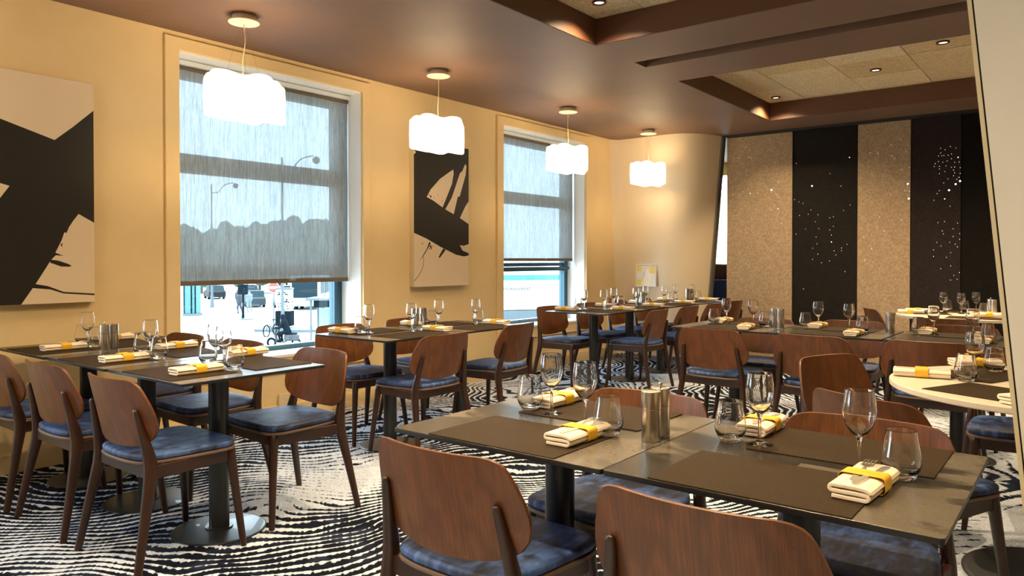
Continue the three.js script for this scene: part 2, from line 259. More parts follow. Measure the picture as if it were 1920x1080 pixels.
// leaning, curved end wall: ruled between a curve at the ceiling and one at the floor
const leanTop = [[8.2, 4.925], [8.36, 4.915], [8.44, 4.85], [8.455, 4.7], [8.447, 4.39], [8.443, 4.17], [8.47, 4.04], [8.535, 3.92], [8.69, 3.79], [8.9, 3.705], [9.0, 3.678]];
const leanBot = [[8.46, 4.925], [8.58, 4.915], [8.66, 4.85], [8.675, 4.7], [8.67, 4.45], [8.675, 4.3], [8.70, 4.2], [8.76, 4.11], [8.87, 4.02], [8.98, 3.945], [9.03, 3.92]];
{
  const curve = (q) => new THREE.CatmullRomCurve3(q.map(([a, b]) => V(-b, 0, -a))).getPoints(60), T = curve(leanTop), B = curve(leanBot), pos = [], uv = [], idx = [], N = 61, R = 12, th = 0.075;
  for (const side of [0, 1]) for (let j = 0; j <= R; j++) for (let i = 0; i < N; i++) {
    const t = j / R, p = T[i].clone().lerp(B[i], 1 - t), n = T[Math.min(N - 1, i + 1)].clone().sub(T[Math.max(0, i - 1)]).normalize();
    if (side) { p.x += n.z * th; p.z -= n.x * th; }
    pos.push(p.x, t * HC, p.z); uv.push(i / 60 * 1.6, t * HC);
  }
  const W = (R + 1) * N;
  for (let j = 0; j < R; j++) for (let i = 0; i < N - 1; i++) { const a = j * N + i, b = a + N; idx.push(a, a + 1, b, b, a + 1, b + 1); idx.push(W + a, W + b, W + a + 1, W + b, W + b + 1, W + a + 1); }
  const g = new THREE.BufferGeometry(); g.setAttribute('position', new THREE.Float32BufferAttribute(pos, 3)); g.setAttribute('uv', new THREE.Float32BufferAttribute(uv, 2)); g.setIndex(idx); g.computeVertexNormals();
  struct('wall_curved', g, M.lean);
  const e = [leanTop[10], leanBot[10]], st = [[-e[1][1], 0, -e[1][0] - 0.03, 0.03, 0.11], [-e[0][1], HC - 0.001, -e[0][0] - 0.03, 0.03, 0.11]];
  struct('trim_8', loft(st, 16, 8), M.capGrey);
}
// the leaning wall end in the foreground on the right
{
  const c = Math.cos(YAW), s = Math.sin(YAW), at = (r, d, y) => V(-(d * s - r * c), y, -(d * c + r * s)); // r to the right, d ahead of the eye
  const X = (y, d) => d * (0.6558 - (y - EYE + 0.0383 * d) / d * 0.1184);                    // the leaning edge
  const d = 1.62, quad = (x0, x1, dd0, dd1) => { // slab between offsets x0..x1 along its face, dd0..dd1 into its thickness
    const pos = [], ct = Math.cos(0.62), stt = Math.sin(0.62); for (const dd of [dd0, dd1]) for (const [x, y] of [[x0, 0], [x1, 0], [x1, HC], [x0, HC]]) { const p = at(X(y, d) + x * ct + dd * stt, d - x * stt + dd * ct, y); pos.push(p.x, p.y, p.z); }
    const g = new THREE.BufferGeometry(); g.setAttribute('position', new THREE.Float32BufferAttribute(pos, 3)); g.setIndex([0, 1, 2, 0, 2, 3, 4, 6, 5, 4, 7, 6, 0, 3, 7, 0, 7, 4, 1, 5, 6, 1, 6, 2, 0, 4, 5, 0, 5, 1, 3, 2, 6, 3, 6, 7]);
    const k = worldUV(g); k.computeVertexNormals(); return k;
  };
  const w = new THREE.Group(); w.name = 'wall_pillar'; w.userData.kind = 'structure'; scene.add(w);
  part('edge_strip', quad(0, 0.0085, 0.002, 0.1), std({ color: C('#d8ccae'), roughness: 0.5 }), w);
  part('groove', quad(0.0085, 0.012, 0.008, 0.1), std({ color: C('#2a2620'), roughness: 0.7 }), w);
  part('panel_face', quad(0.012, 1.0, 0, 0.1), std({ color: C('#e4e2dc'), bumpMap: M.wall.bumpMap, bumpScale: 0.0005, roughness: 0.6 }), w);
}

// ---------------------------------------------------------------- windows: dark aluminium frames and panes
WIN.forEach((w, k) => {
  const win = new THREE.Group(); win.name = 'window_' + [1, 2, 4][k]; win.userData.kind = 'structure'; scene.add(win);
  const b0 = D + 0.25, b1 = D + 0.32, a0 = w.a0 + 0.012, a1 = w.a1 - 0.012, S = 0.082;
  const bar = (n, q0, q1, y0, y1, d0 = b0, d1 = b1) => part(n, rbox(q0, q1, d0, d1, y0, y1), M.alu, win);
  bar('stile', a0, a0 + S, SILL + 0.02, HEAD - 0.012); bar('stile', a1 - S, a1, SILL + 0.02, HEAD - 0.012);
  bar('stile', a1 - S - 0.01, a1 - S + 0.02, SILL + 0.02, HEAD - 0.012, b0 - 0.014, b0);
  bar('rail', a0 + S, a1 - S, 2.545, HEAD - 0.012); bar('rail', a0 + S, a1 - S, SILL + 0.02, 0.545);
  bar('transom', a0 + S, a1 - S, 1.868, 2.004); bar('transom', a0 + S, a1 - S, 1.102, 1.15); bar('transom', a0 + S, a1 - S, 1.156, 1.2);
  bar('sash_rail', a0, a1 + 0.0, 1.118, 1.142, b0 - 0.03, b0);
  for (const [y0, y1] of [[0.545, 1.102], [1.2, 1.868], [2.004, 2.545]]) part('pane', rbox(a0 + S, a1 - S, b0 + 0.03, b0 + 0.036, y0, y1), M.pane, win);
});
// roller blinds
const BLIND = [
  { a0: 2.612, a1: 4.19, yb: 1.066, label: 'grey woven roller blind lowered over the nearer window' },
  { a0: 6.14, a1: 7.715, yb: 1.235, label: 'grey woven roller blind on the further window, double rail showing below' }];
BLIND.forEach((q) => {
  const b = D + 0.165, t = thing('roller_blind', q.label, 'blind', P((q.a0 + q.a1) / 2, b, 2.6), 0);
  const L = q.a1 - q.a0, off = (g) => { g.translate(0, -2.6, 0); return g; };
  const pl = new THREE.PlaneGeometry(L, 2.6 - q.yb, 60, 12); pl.rotateY(Math.PI / 2); pl.translate(0, (2.6 + q.yb) / 2, 0);
  { const p = pl.attributes.position; for (let i = 0; i < p.count; i++) { const u = p.getZ(i), v = (2.6 - p.getY(i)) / 1.5; p.setX(i, 0.006 * Math.sin(u * 9 + 1) * v * Math.sin(u * 3.1) + 0.004 * v * Math.sin(u * 23)); } const uv = pl.attributes.uv; for (let i = 0; i < uv.count; i++) uv.setXY(i, uv.getX(i) * L, uv.getY(i) * (2.6 - q.yb)); pl.computeVertexNormals(); }
  part('fabric', off(pl), M.blind, t);
  const r = new THREE.CylinderGeometry(0.014, 0.014, L, 20); r.rotateX(Math.PI / 2); r.translate(0.0, 2.595, 0); part('roller', off(r), M.hem, t);
  part('head_rail', off(box(0.05, 0.034, L + 0.012, 0.012, 2.626, 0, 0.004)), M.rail, t, 'pale metal head rail');
  part('hem_bar', off(box(0.012, 0.035, L, 0, q.yb, 0, 0.004)), M.hem, t, 'brown hem bar');
  const z = -(q.a1 - (q.a0 + q.a1) / 2) - 0.006; part('bead_chain', off(tube([[0.02, 2.6, z], [0.024, 1.6, z], [0.026, 0.93, z], [0.034, 0.885, z], [0.042, 0.93, z], [0.036, 1.6, z], [0.03, 2.6, z]], 0.0022, 60, 6)), M.rail, t);
});

// ---------------------------------------------------------------- pictures
function canvasTex(w, h, draw) { const c = document.createElement('canvas'); c.width = w; c.height = h; const x = c.getContext('2d'); draw(x, w, h); const t = new THREE.CanvasTexture(c); t.colorSpace = THREE.SRGBColorSpace; return t; }
const poly = (x, pts, w, h) => { x.beginPath(); pts.forEach(([u, v], i) => (i ? x.lineTo(u * w, v * h) : x.moveTo(u * w, v * h))); x.closePath(); x.fill(); };
function picture(a0, a1, y0, y1, depth, label, draw, pw, ph) {
  const t = thing('canvas_painting', label, 'painting', P((a0 + a1) / 2, D - depth / 2 - 0.002, (y0 + y1) / 2), Math.PI / 2);
  const w = a1 - a0, h = y1 - y0; part('canvas', box(w, h, depth - 0.004, 0, 0, -0.002, 0.004), std({ color: C('#cdbd9d'), roughness: 0.8 }), t);
  const g = new THREE.PlaneGeometry(w - 0.004, h - 0.004); g.translate(0, 0, depth / 2 - 0.003); part('painted_face', g, std({ map: canvasTex(pw, ph, draw), roughness: 0.55 }), t);
}
const INK = '#17110d', PAPER = '#e6d3b8';
picture(0.83, 2.03, 0.974, 2.323, 0.05, 'large square canvas with sweeping black brush shape at the left edge', (x, w, h) => {
  x.fillStyle = PAPER; x.fillRect(0, 0, w, h); x.fillStyle = INK;
  poly(x, [[0, 0.36], [0.2, 0.2], [0.42, 0.14], [0.583, 0.213], [0.7, 0.245], [0.817, 0.277], [0.9, 0.21], [1, 0.122], [1, 0.637], [0.925, 0.599], [0.898, 0.633], [0.88, 0.66], [0.868, 0.687], [0.858, 0.684], [0.845, 0.72], [0.815, 0.778], [0.793, 0.813], [0.727, 0.913], [0.664, 1.0], [0.1, 1], [0, 0.9]], w, h);
  x.fillStyle = PAPER; poly(x, [[0.47, 0.47], [0.58, 0.484], [0.62, 0.493], [0.579, 0.549], [0.5, 0.58]], w, h); poly(x, [[0, 0.62], [0.2, 0.75], [0.12, 0.86], [0, 0.82]], w, h);
  x.fillStyle = INK; poly(x, [[0.791, 0.806], [0.829, 0.811], [0.873, 0.825], [0.891, 0.834], [0.88, 0.838], [0.842, 0.837], [0.793, 0.82]], w, h);
  poly(x, [[0.727, 0.913], [0.781, 0.923], [0.853, 0.951], [0.999, 0.963], [0.999, 0.97], [0.853, 0.958], [0.793, 0.938], [0.715, 0.93]], w, h); poly(x, [[0.815, 0.775], [0.852, 0.789], [0.818, 0.787], [0.796, 0.808]], w, h); poly(x, [[0.84, 0.74], [0.85, 0.732], [0.846, 0.75]], w, h);
}, 1024, 1152);
picture(4.767, 5.522, 0.985, 2.33, 0.06, 'tall narrow canvas with black shapes and white shards between the windows', (x, w, h) => {
  x.fillStyle = INK; x.fillRect(0, 0, w, h); x.fillStyle = PAPER;
  poly(x, [[0, 0.632], [0.217, 0.669], [0.454, 0.722], [0.751, 0.778], [0.905, 0.791], [1, 0.783], [1, 1], [0, 1]], w, h);
  poly(x, [[1, 0.767], [0.878, 0.748], [0.826, 0.709], [0.905, 0.713], [1, 0.7]], w, h);
  poly(x, [[0.702, 0.166], [0.711, 0.194], [0.677, 0.272], [0.503, 0.445], [0.335, 0.402], [0.219, 0.381], [0.289, 0.326], [0.456, 0.245], [0.626, 0.189]], w, h);
  poly(x, [[0.932, 0.114], [0.958, 0.127], [0.942, 0.192], [0.828, 0.352], [0.805, 0.36], [0.792, 0.353], [0.711, 0.487], [0.552, 0.457], [0.675, 0.367], [0.828, 0.188], [0.879, 0.166]], w, h);
  poly(x, [[1, 0.385], [1, 0.552], [0.828, 0.512], [0.931, 0.426]], w, h); poly(x, [[0, 0.102], [0.037, 0.084], [0, 0.07]], w, h);
  x.fillStyle = INK; poly(x, [[0.264, 0.69], [0.217, 0.742], [0.079, 0.834], [0.2, 0.765], [0.29, 0.7]], w, h); poly(x, [[0.513, 0.735], [0.429, 0.797], [0.453, 0.801], [0.56, 0.744]], w, h);
  for (const [u, v, r] of [[0.287, 0.723, 9], [0.3, 0.735, 6], [0.27, 0.74, 5], [0.135, 0.706, 4], [0.16, 0.7, 3], [0.29, 0.375, 8], [0.26, 0.366, 5], [0.35, 0.38, 3], [0.42, 0.36, 3], [0.5, 0.4, 3], [0.12, 0.75, 2], [0.33, 0.72, 4]]) { x.beginPath(); x.ellipse(u * w, v * h, r, r * 1.3, 0.4, 0, 7); x.fill(); }
  x.strokeStyle = INK; x.lineWidth = 4; x.beginPath(); x.moveTo(0.155 * w, 0.78 * h); x.quadraticCurveTo(0.2 * w, 0.88 * h, 0, 0.96 * h); x.stroke();
}, 640, 1140);
{ // small framed notice on the leaning wall
  const y0 = 0.893, y1 = 1.17, aT = 8.585, aB = 8.605, lean = Math.atan((8.672 - 8.447) / HC);
  const t = thing('framed_notice', 'small silver framed notice on the pale curved wall', 'picture', P(8.562, 4.512, (y0 + y1) / 2), 0);
  t.rotation.set(-lean, 0, 0.015);
  part('frame', merge([box(0.29, 0.014, 0.02, 0, 0.139, 0, 0.003), box(0.29, 0.014, 0.02, 0, -0.139, 0, 0.003), box(0.014, 0.27, 0.02, -0.138, 0, 0, 0.003), box(0.014, 0.27, 0.02, 0.138, 0, 0, 0.003)]), M.rail, t);
  part('sheet', box(0.27, 0.27, 0.006), std({ roughness: 0.35, map: canvasTex(128, 128, (x) => { x.fillStyle = '#eceee6'; x.fillRect(0, 0, 128, 128); x.fillStyle = '#f0e26a'; x.fillRect(4, 8, 26, 30); x.fillRect(92, 10, 32, 40); x.fillRect(4, 88, 34, 34); x.fillStyle = '#d8e4ee'; x.fillRect(40, 40, 50, 60); x.fillStyle = '#fbfbf4'; x.beginPath(); x.moveTo(30, 128); x.lineTo(70, 20); x.lineTo(100, 60); x.lineTo(90, 128); x.fill(); }) }), t);
}
solo('wall_socket', merge([box(0.08, 0.08, 0.01, 0, 0, 0, 0.004), (() => { const g = new THREE.CylinderGeometry(0.024, 0.024, 0.006, 20); g.rotateX(Math.PI / 2); g.translate(0, 0, 0.007); return g; })()]), M.trim, 'round faced wall socket behind the left chairs', 'socket', P(1.78, D - 0.005, 0.2), Math.PI / 2);
solo('floor_box', box(0.09, 0.1, 0.012, 0, 0, 0, 0.003), M.trim, 'small blank cover plate low under the nearer window', 'cover plate', P(3.41, D - 0.022, 0.155), Math.PI / 2);

// ---------------------------------------------------------------- felt panels with points of light
{
  const S1 = [[3.39,2.63],[3.47,2.5],[3.35,2.5],[3.32,2.49],[3.03,2.41],[2.99,2.17],[3.07,2.08,2],[3.01,2.02],[2.98,1.99],[3.42,2.08],[3.33,2.05,1],[3.55,2.05],[3.24,2.05],[3.03,1.9],[2.99,1.85,1],[3.07,1.84],[2.99,1.76],[2.94,1.72],[2.95,1.67],[3.04,1.54]];
  const S2 = [[2.78,2.38],[2.19,2.4,1],[2.4,2.23],[2.6,2.1,2],[2.28,2.08],[2.8,1.95],[2.75,1.92],[2.7,1.9],[2.18,1.86],[2.25,1.8],[2.61,1.82],[2.64,1.77],[2.74,1.76],[2.53,1.76],[2.4,1.72],[2.36,1.73],[2.56,1.68],[2.67,1.6],[2.52,1.6],[2.36,1.62],[2.4,1.58],[2.38,1.52],[2.55,1.5],[2.78,1.54],[2.38,1.44,1],[2.54,1.42],[2.59,1.37],[2.21,1.41],[2.27,1.37],[2.27,1.34],[2.35,1.34],[2.53,1.3],[2.33,1.29],[2.59,1.24],[2.49,1.2],[2.4,1.22],[2.23,1.1],[2.69,0.89]];
  const S3 = [[1.66,2.55],[1.76,2.5],[1.59,2.48],[1.97,2.43],[1.89,2.42],[1.61,2.41],[1.75,2.38],[1.72,2.35],[1.65,2.22],[1.575,2.24],[1.59,2.06,2],[1.62,1.99],[1.575,1.98],[1.58,1.9,2],[1.65,1.67],[1.87,1.71],[1.89,1.6],[2.03,1.49],[1.95,1.36],[2.02,1.23],[1.93,1.21],[1.82,1.55],[1.76,1.95],[1.95,2.19]];
  const S4 = [[1.28,2.42],[1.24,2.4],[1.19,2.43],[1.14,2.41],[1.28,2.37],[1.3,2.34],[1.27,2.34],[1.25,2.34],[1.21,2.34],[1.18,2.35],[1.12,2.31,1],[1.18,2.3],[1.22,2.28],[1.26,2.27],[1.3,2.28],[1.33,2.26],[1.34,2.23],[1.29,2.23],[1.29,2.2],[1.23,2.23],[1.18,2.21],[1.15,2.21],[1.11,2.26],[1.15,2.26],[1.1,2.2],[1.16,2.18],[1.15,2.15],[1.24,2.17],[1.29,2.15],[1.16,2.12],[1.11,2.1],[1.13,2.08],[1.1,2.14],[1.21,2.09],[1.25,2.05],[1.1,2.06,2],[1.14,2.03,2],[1.2,1.97,2],[1.29,1.97],[1.31,1.94],[1.24,1.88,1],[1.34,1.87],[1.19,1.8],[1.3,1.63],[1.24,1.64],[1.12,1.62],[1.16,1.56],[1.26,1.54],[1.25,1.51],[1.1,1.51],[1.16,1.48],[1.1,1.45],[1.19,1.42],[1.31,1.42],[1.14,1.4],[1.12,1.37],[1.27,1.38],[1.34,1.34],[1.18,1.31],[1.34,1.27],[1.22,1.26],[1.18,1.17],[1.27,1.14],[1.1,1.1],[1.15,1.07],[1.18,1.02],[1.12,1.03]];
  const sizes = [0.0034, 0.006, 0.009].map((r) => new THREE.SphereGeometry(r, 8, 6));
  const rows = [
    [3.63, 2.822, 0, M.feltBeige, 'leftmost beige felt wall panel, beside the curved wall', S1], [2.815, 2.104, 0.012, M.feltBlack, 'black felt panel between the two beige ones', S2], [2.1, 1.563, 0, M.feltBeige, 'narrower beige felt panel between two dark ones', S3],
    [1.56, 1.09, 0.006, M.feltDark, 'dark brown felt panel dense with points of light', S4], [1.088, 0.35, 0.014, M.feltJet, 'jet black unlit felt panel beside the right pillar', []]];
  for (const [b0, b1, back, m, label, stars] of rows) {
    const y0 = 0.07, y1 = HC - 0.03, a = PANEL + back, t = thing('felt_panel', label, 'wall panel', P(a, (b0 + b1) / 2, 0));
    const w = b0 - b1 - 0.003; part('felt', worldUV(box(w, y1 - y0, 0.018, 0, (y0 + y1) / 2, -0.004, 0.003)), m, t);
    for (const [b, y, k = 0] of stars) { const s = part('light_point', sizes[k], k === 2 ? M.starBlue : M.star, t); s.position.set(-b + (b0 + b1) / 2, y, 0.006); s.castShadow = false; }
  }
}

// ---------------------------------------------------------------- pendants and downlights
{
  // wavy blown-glass shade, three pieces side by side
  // one wavy ring of blown glass in three pieces, cut across its length
  const NR = 144, ringPts = []; for (let i = 0; i < NR; i++) { const t = i / NR * Math.PI * 2, w = 1 + 0.15 * Math.cos(5 * t + 0.9) + 0.05 * Math.cos(9 * t + 2); ringPts.push([0.165 * w * Math.cos(t), 0.252 * w * Math.sin(t)]); }
  const prof = [[0.97, 0.0], [1, 0.01], [1.015, 0.12], [1, 0.235], [0.965, 0.25], [0.945, 0.25], [0.955, 0.235], [0.97, 0.12], [0.955, 0.01], [0.945, 0.0]];
  const shell = (k) => { const pos = [], idx = [], R = prof.length, cut = (x, z) => (z < -0.1 ? 2 : z > 0.1 ? 0 : x < 0 ? 1 : 3); prof.forEach(([f, y]) => ringPts.forEach(([x, z], i) => { const t = i / NR * Math.PI * 2, up = y > 0.2 ? 0.009 * Math.cos(7 * t) : y < 0.02 ? 0.005 * Math.cos(7 * t + 1.4) : 0; pos.push(x * f, y + up, z * f); })); for (let i = 0; i < NR; i++) { const n = (i + 1) % NR; if (cut((ringPts[i][0] + ringPts[n][0]) / 2, (ringPts[i][1] + ringPts[n][1]) / 2) !== k) continue; for (let j = 0; j < R; j++) { const q = (j + 1) % R, A = j * NR + i, B = q * NR + i, A2 = j * NR + n, B2 = q * NR + n; idx.push(A, B, A2, B, B2, A2); } }
    const g = new THREE.BufferGeometry(); g.setAttribute('position', new THREE.Float32BufferAttribute(pos, 3)); g.setIndex(idx); const f = g.toNonIndexed(); f.computeVertexNormals(); const w = mergeVertices(f.deleteAttribute('normal'), 1e-5); w.computeVertexNormals(); return w; };
  const shells = [0, 1, 2, 3].map(shell), SPOTS = [[0, 0.17], [-0.13, 0], [0, -0.17], [0.13, 0]];
  const canopy = lathe([[0, 0.0], [0.06, 0.002], [0.094, 0.006], [0.096, 0.012], [0.094, 0.016], [0.075, 0.02], [0.072, 0.022], [0.072, 0.055], [0, 0.055]], 40);
  [[0.88, 4.26, 'wavy glass pendant outside the picture at the left', 0.01], [2.68, 4.26, 'nearest wavy glass pendant, hanging before the first window', 0.028], [4.44, 4.24, 'wavy glass pendant in front of the tall canvas', 0.012], [6.34, 4.23, 'wavy glass pendant before the further window', 0], [8.02, 4.2, 'furthest wavy glass pendant, by the curved wall', -0.008]].forEach(([a, b, label, bend]) => {
    const t = thing('pendant_lamp', label, 'lamp', P(a, b, HC - 0.055), 0, 'white wavy pendants along the window wall'), Y = 2.135 - (HC - 0.055);
    part('canopy', canopy, M.lampWhite, t);
    part('cord', tube([[0, 0.0, 0], [bend, -0.12, 0.01], [-bend * 0.6, -0.25, 0.0], [0, Y + 0.2, 0]], 0.003, 30, 6), M.cord, t);
    for (const [x, z] of [[0.05, 0.17], [0.05, 0.05], [-0.05, -0.05], [-0.05, -0.17]]) part('suspension_wire', tube([[x * 0.8, 0, z * 0.25], [x, Y + 0.2, z]], 0.0007, 2, 4), M.wire, t);
    part('lamp_bar', box(0.02, 0.02, 0.36, 0, Y + 0.2, 0), M.lampWhite, t);
    shells.forEach((g, k) => { const s = part('lamp_shade', g, M.shade, t); s.position.set(0, Y, 0); s.castShadow = false;
      const l = new THREE.PointLight(LAMP, PENDANT_CD, 0, 2); l.position.set(SPOTS[k][0], Y + 0.12, SPOTS[k][1]); l.castShadow = true; l.shadow.radius = 2.5; t.add(l); });
  });
  const ring = lathe([[0.034, 0.004], [0.036, 0], [0.047, 0], [0.049, 0.004], [0.049, 0.012], [0.034, 0.012]], 28), lens = lathe([[0, 0.006], [0.02, 0.005], [0.033, 0.007]], 24);
  const list = [];
  for (const [a, b, l] of [[8.03, 2.69, 'recessed downlight in the corner of the far ceiling recess'], [7.43, 1.58, 'middle recessed downlight of the far ceiling recess'], [6.82, 0.956, 'recessed downlight nearest the right pillar'], [4.33, 2.64, 'recessed downlight cut by the top of the picture'],
    [7.43, 0.04, 'recessed downlight above the far round table, hidden by the pillar'], [8.03, -1.0, 'recessed downlight furthest right in the far recess'], [6.8, -1.6, 'recessed downlight right of the pillar in the far recess'], [3.63, 1.55, 'recessed downlight above the middle of the room, over the picture'], [3.03, 2.6, 'recessed downlight by the window side edge of near recess'], [2.4, 0.95, 'recessed downlight over the far edge of the foreground table'], [1.2, 2.1, 'recessed downlight left of the viewer above the walkway'], [0.3, 1.3, 'recessed downlight straight above the viewer'], [0.25, -0.5, 'recessed downlight behind the viewer, lighting the right pillar'], [0.3, 2.6, 'recessed downlight above the viewer on the window side']]) {
    const t = thing('downlight', l, 'light', P(a, b, HR - 0.013), 0, 'recessed ceiling downlights');
    part('trim_ring', ring, M.ring, t); part('light_lens', lens, M.lens, t);
    const s = new THREE.SpotLight(LAMP, SPOT_CD, 0, 1.2, 0.75, 2); s.position.set(0, -0.004, 0); s.target.position.set(0, -2, 0); s.shadow.radius = 1.5; s.castShadow = true; t.add(s, s.target);
  }
}

// ---------------------------------------------------------------- tables
const TOP = 0.7455;
const column = merge([cyl(0.044, 0.71, 0.012), cyl(0.06, 0.006, 0.012)]), disc = lathe([[0.0, 0.013], [0.06, 0.0125], [0.196, 0.0065], [0.205, 0.004], [0.206, 0], [0, 0]], 56);
const cross = merge([box(0.5, 0.006, 0.04, 0, TOP - 0.016, 0), box(0.04, 0.006, 0.5, 0, TOP - 0.016, 0)]);
function squareTable(a0, a1, b0, b1, label, group) {
  const w = b1 - b0, d = a1 - a0, t = thing('square_table', label, 'table', P((a0 + a1) / 2, (b0 + b1) / 2), 0, group), sh = roundRect(w, d, 0.012);
  part('tabletop', worldUV(slab(sh, TOP - 0.002, TOP, 0.001)), M.slate, t, 'grey stone patterned tabletop'); part('table_edge', slab(roundRect(w, d, 0.012), TOP - 0.013, TOP - 0.0021, 0.001), M.edge, t, 'thin black edge');
  part('column', column, M.metalDark, t); part('base_plate', disc, M.metalDark, t); part('support', cross, M.metalDark, t); return t;
}
const G = { L: 'left row of square tables', M: 'joined tables under the tall canvas', T: 'long row of tables by the far window', S: 'row of tables before the felt panels', F: 'joined tables in the foreground' };
const TABLES = {
  L1: [1.495, 2.19, 2.82, 3.475, 'square table of the left row nearest the viewer', G.L], L2: [1.49, 2.185, 3.487, 4.142, 'middle square table of the left row', G.L], L3: [1.482, 2.177, 4.154, 4.81, 'left row square table against the cream wall', G.L],
  M1: [3.05, 3.745, 3.345, 4.04, 'square table under the tall canvas, left of its pair', G.M], M2: [3.757, 4.452, 3.345, 4.04, 'square table under the tall canvas, right of its pair', G.M],
  T1: [5.75, 6.44, 3.445, 4.1, 'square table by the far window, nearest of its long row', G.T], T2: [6.452, 7.142, 3.445, 4.1, 'second square table of the long far window row', G.T], T3: [7.154, 7.844, 3.445, 4.1, 'third square table of the long far window row', G.T], T4: [7.856, 8.53, 3.445, 4.1, 'last square table of the long row, by the curved wall', G.T],
  S1: [5.01, 5.705, 1.735, 2.44, 'leftmost square table of the row before the felt panels', G.S], S2: [5.0, 5.695, 1.018, 1.723, 'middle square table of the row before the felt panels', G.S], S3: [4.99, 5.685, 0.3, 1.006, 'rightmost square table of the row before the felt panels', G.S],
  F1: [1.49, 2.182, 0.902, 1.606, 'left square table of the foreground pair', G.F], F2: [1.49, 2.182, 0.2, 0.8995, 'right square table of the foreground pair', G.F],
};
for (const k in TABLES) squareTable(...TABLES[k]);
function roundTable(a, b, r, label) {
  const t = thing('round_table', label, 'table', P(a, b), 0, 'white round tables'), s = new THREE.Shape(); s.absarc(0, 0, r, 0, Math.PI * 2);
  part('tabletop', slab(s, TOP - 0.024, TOP, 0.004, 48), M.white, t); part('column', merge([cyl(0.05, 0.72, 0.012), cyl(0.07, 0.006, 0.012)]), M.metalDark, t);
  part('base_plate', lathe([[0, 0.016], [0.07, 0.015], [0.32, 0.008], [0.335, 0.004], [0.336, 0], [0, 0]], 56), M.metalDark, t); return t;
}
roundTable(3.54, 0.08, 0.6, 'white round table half hidden by the right pillar'); roundTable(7.66, 0.83, 0.6, 'white round table at the far right before black felt');

// ---------------------------------------------------------------- chairs
const chairProto = [0, 1].map((kind) => {
  const g = {};
  // bent plywood back: rows of half widths
  const rows = [[0.487, 0.004], [0.4885, 0.056], [0.493, 0.112], [0.502, 0.164], [0.515, 0.202], [0.535, 0.231], [0.56, 0.249], [0.59, 0.257], [0.62, 0.257], [0.66, 0.249], [0.70, 0.236], [0.725, 0.226], [0.742, 0.217], [0.754, 0.205], [0.762, 0.187], [0.7665, 0.16]];
  const N = 20, zc = (x, y) => -0.196 - (y - 0.487) / 0.28 * 0.062 + 0.98 * x * x, th = 0.0055, pos = [], uv = [], idx = [], per = N + 1;
  for (const side of [1, -1]) rows.forEach(([y, h]) => { for (let i = 0; i <= N; i++) { const x = h * (i / N * 2 - 1), sag = y > 0.74 ? -0.006 * (x / 0.2) ** 2 * 0 : 0; pos.push(x, y + sag, zc(x, y) + side * th); uv.push(x + 0.25 + kind * 0.31, y - 0.45); } });
  const W = rows.length * per;
  for (let j = 0; j < rows.length - 1; j++) for (let i = 0; i < N; i++) { const a = j * per + i, b = a + per; idx.push(a, a + 1, b, b, a + 1, b + 1, W + a, W + b, W + a + 1, W + b, W + b + 1, W + a + 1); }
  const face = new THREE.BufferGeometry(); face.setAttribute('position', new THREE.Float32BufferAttribute(pos, 3)); face.setAttribute('uv', new THREE.Float32BufferAttribute(uv, 2)); face.setIndex(idx); face.computeVertexNormals();
  const rim = []; for (let i = 0; i <= N; i++) rim.push(i); for (let j = 1; j < rows.length; j++) rim.push(j * per + N); for (let i = N - 1; i >= 0; i--) rim.push((rows.length - 1) * per + i); for (let j = rows.length - 2; j >= 1; j--) rim.push(j * per); rim.push(0);
  const ep = [], eu = [], ei = [], cx = 0, cy = 0.62;
  rim.forEach((v, k) => { const f = v * 3, bk = (W + v) * 3, x = pos[f], y = pos[f + 1], l = Math.hypot(x - cx, y - cy), ox = (x - cx) / l * 0.0022, oy = (y - cy) / l * 0.0022; ep.push(x, y, pos[f + 2], x + ox, y + oy, (pos[f + 2] + pos[bk + 2]) / 2, x, y, pos[bk + 2]); for (let q = 0; q < 3; q++) eu.push(k * 0.02, q * 0.004); });
  for (let k = 0; k < rim.length - 1; k++) for (let q = 0; q < 2; q++) { const a = k * 3 + q, b = a + 3; ei.push(a, a + 1, b, b, a + 1, b + 1); }
  const edge = new THREE.BufferGeometry(); edge.setAttribute('position', new THREE.Float32BufferAttribute(ep, 3)); edge.setAttribute('uv', new THREE.Float32BufferAttribute(eu, 2)); edge.setIndex(ei); edge.computeVertexNormals();
  // seat outline: wide rounded front, narrower rear
  const outline = (k) => { const s = new THREE.Shape(), q = [[0, 0.232], [0.1, 0.23], [0.175, 0.222], [0.218, 0.2], [0.234, 0.165], [0.236, 0.12], [0.23, 0.04], [0.218, -0.06], [0.203, -0.13], [0.175, -0.176], [0.12, -0.196], [0.05, -0.204]]; const full = [...q, ...q.slice(1).reverse().map(([x, z]) => [-x, z])]; const c = new THREE.CatmullRomCurve3(full.map(([x, z]) => V(x * k, 0, z * k)), true).getPoints(72); c.forEach((p, i) => (i ? s.lineTo(p.x, -p.z) : s.moveTo(p.x, -p.z))); return s; };
  const base = slab(outline(1), 0.424, 0.436, 0.003);
  const cush = (() => { const e = new THREE.ExtrudeGeometry(outline(0.99), { depth: 0.006, bevelEnabled: true, bevelThickness: 0.012, bevelSize: 0.02, bevelOffset: -0.02, bevelSegments: 6 }); e.rotateX(-Math.PI / 2); e.translate(0, 0.447, 0); const p = e.attributes.position, u = e.attributes.uv; for (let i = 0; i < p.count; i++) u.setXY(i, p.getX(i) + 0.3 + kind * 0.2, p.getZ(i) + 0.3); return e; })();
  return { face, edge, base, cush };
});
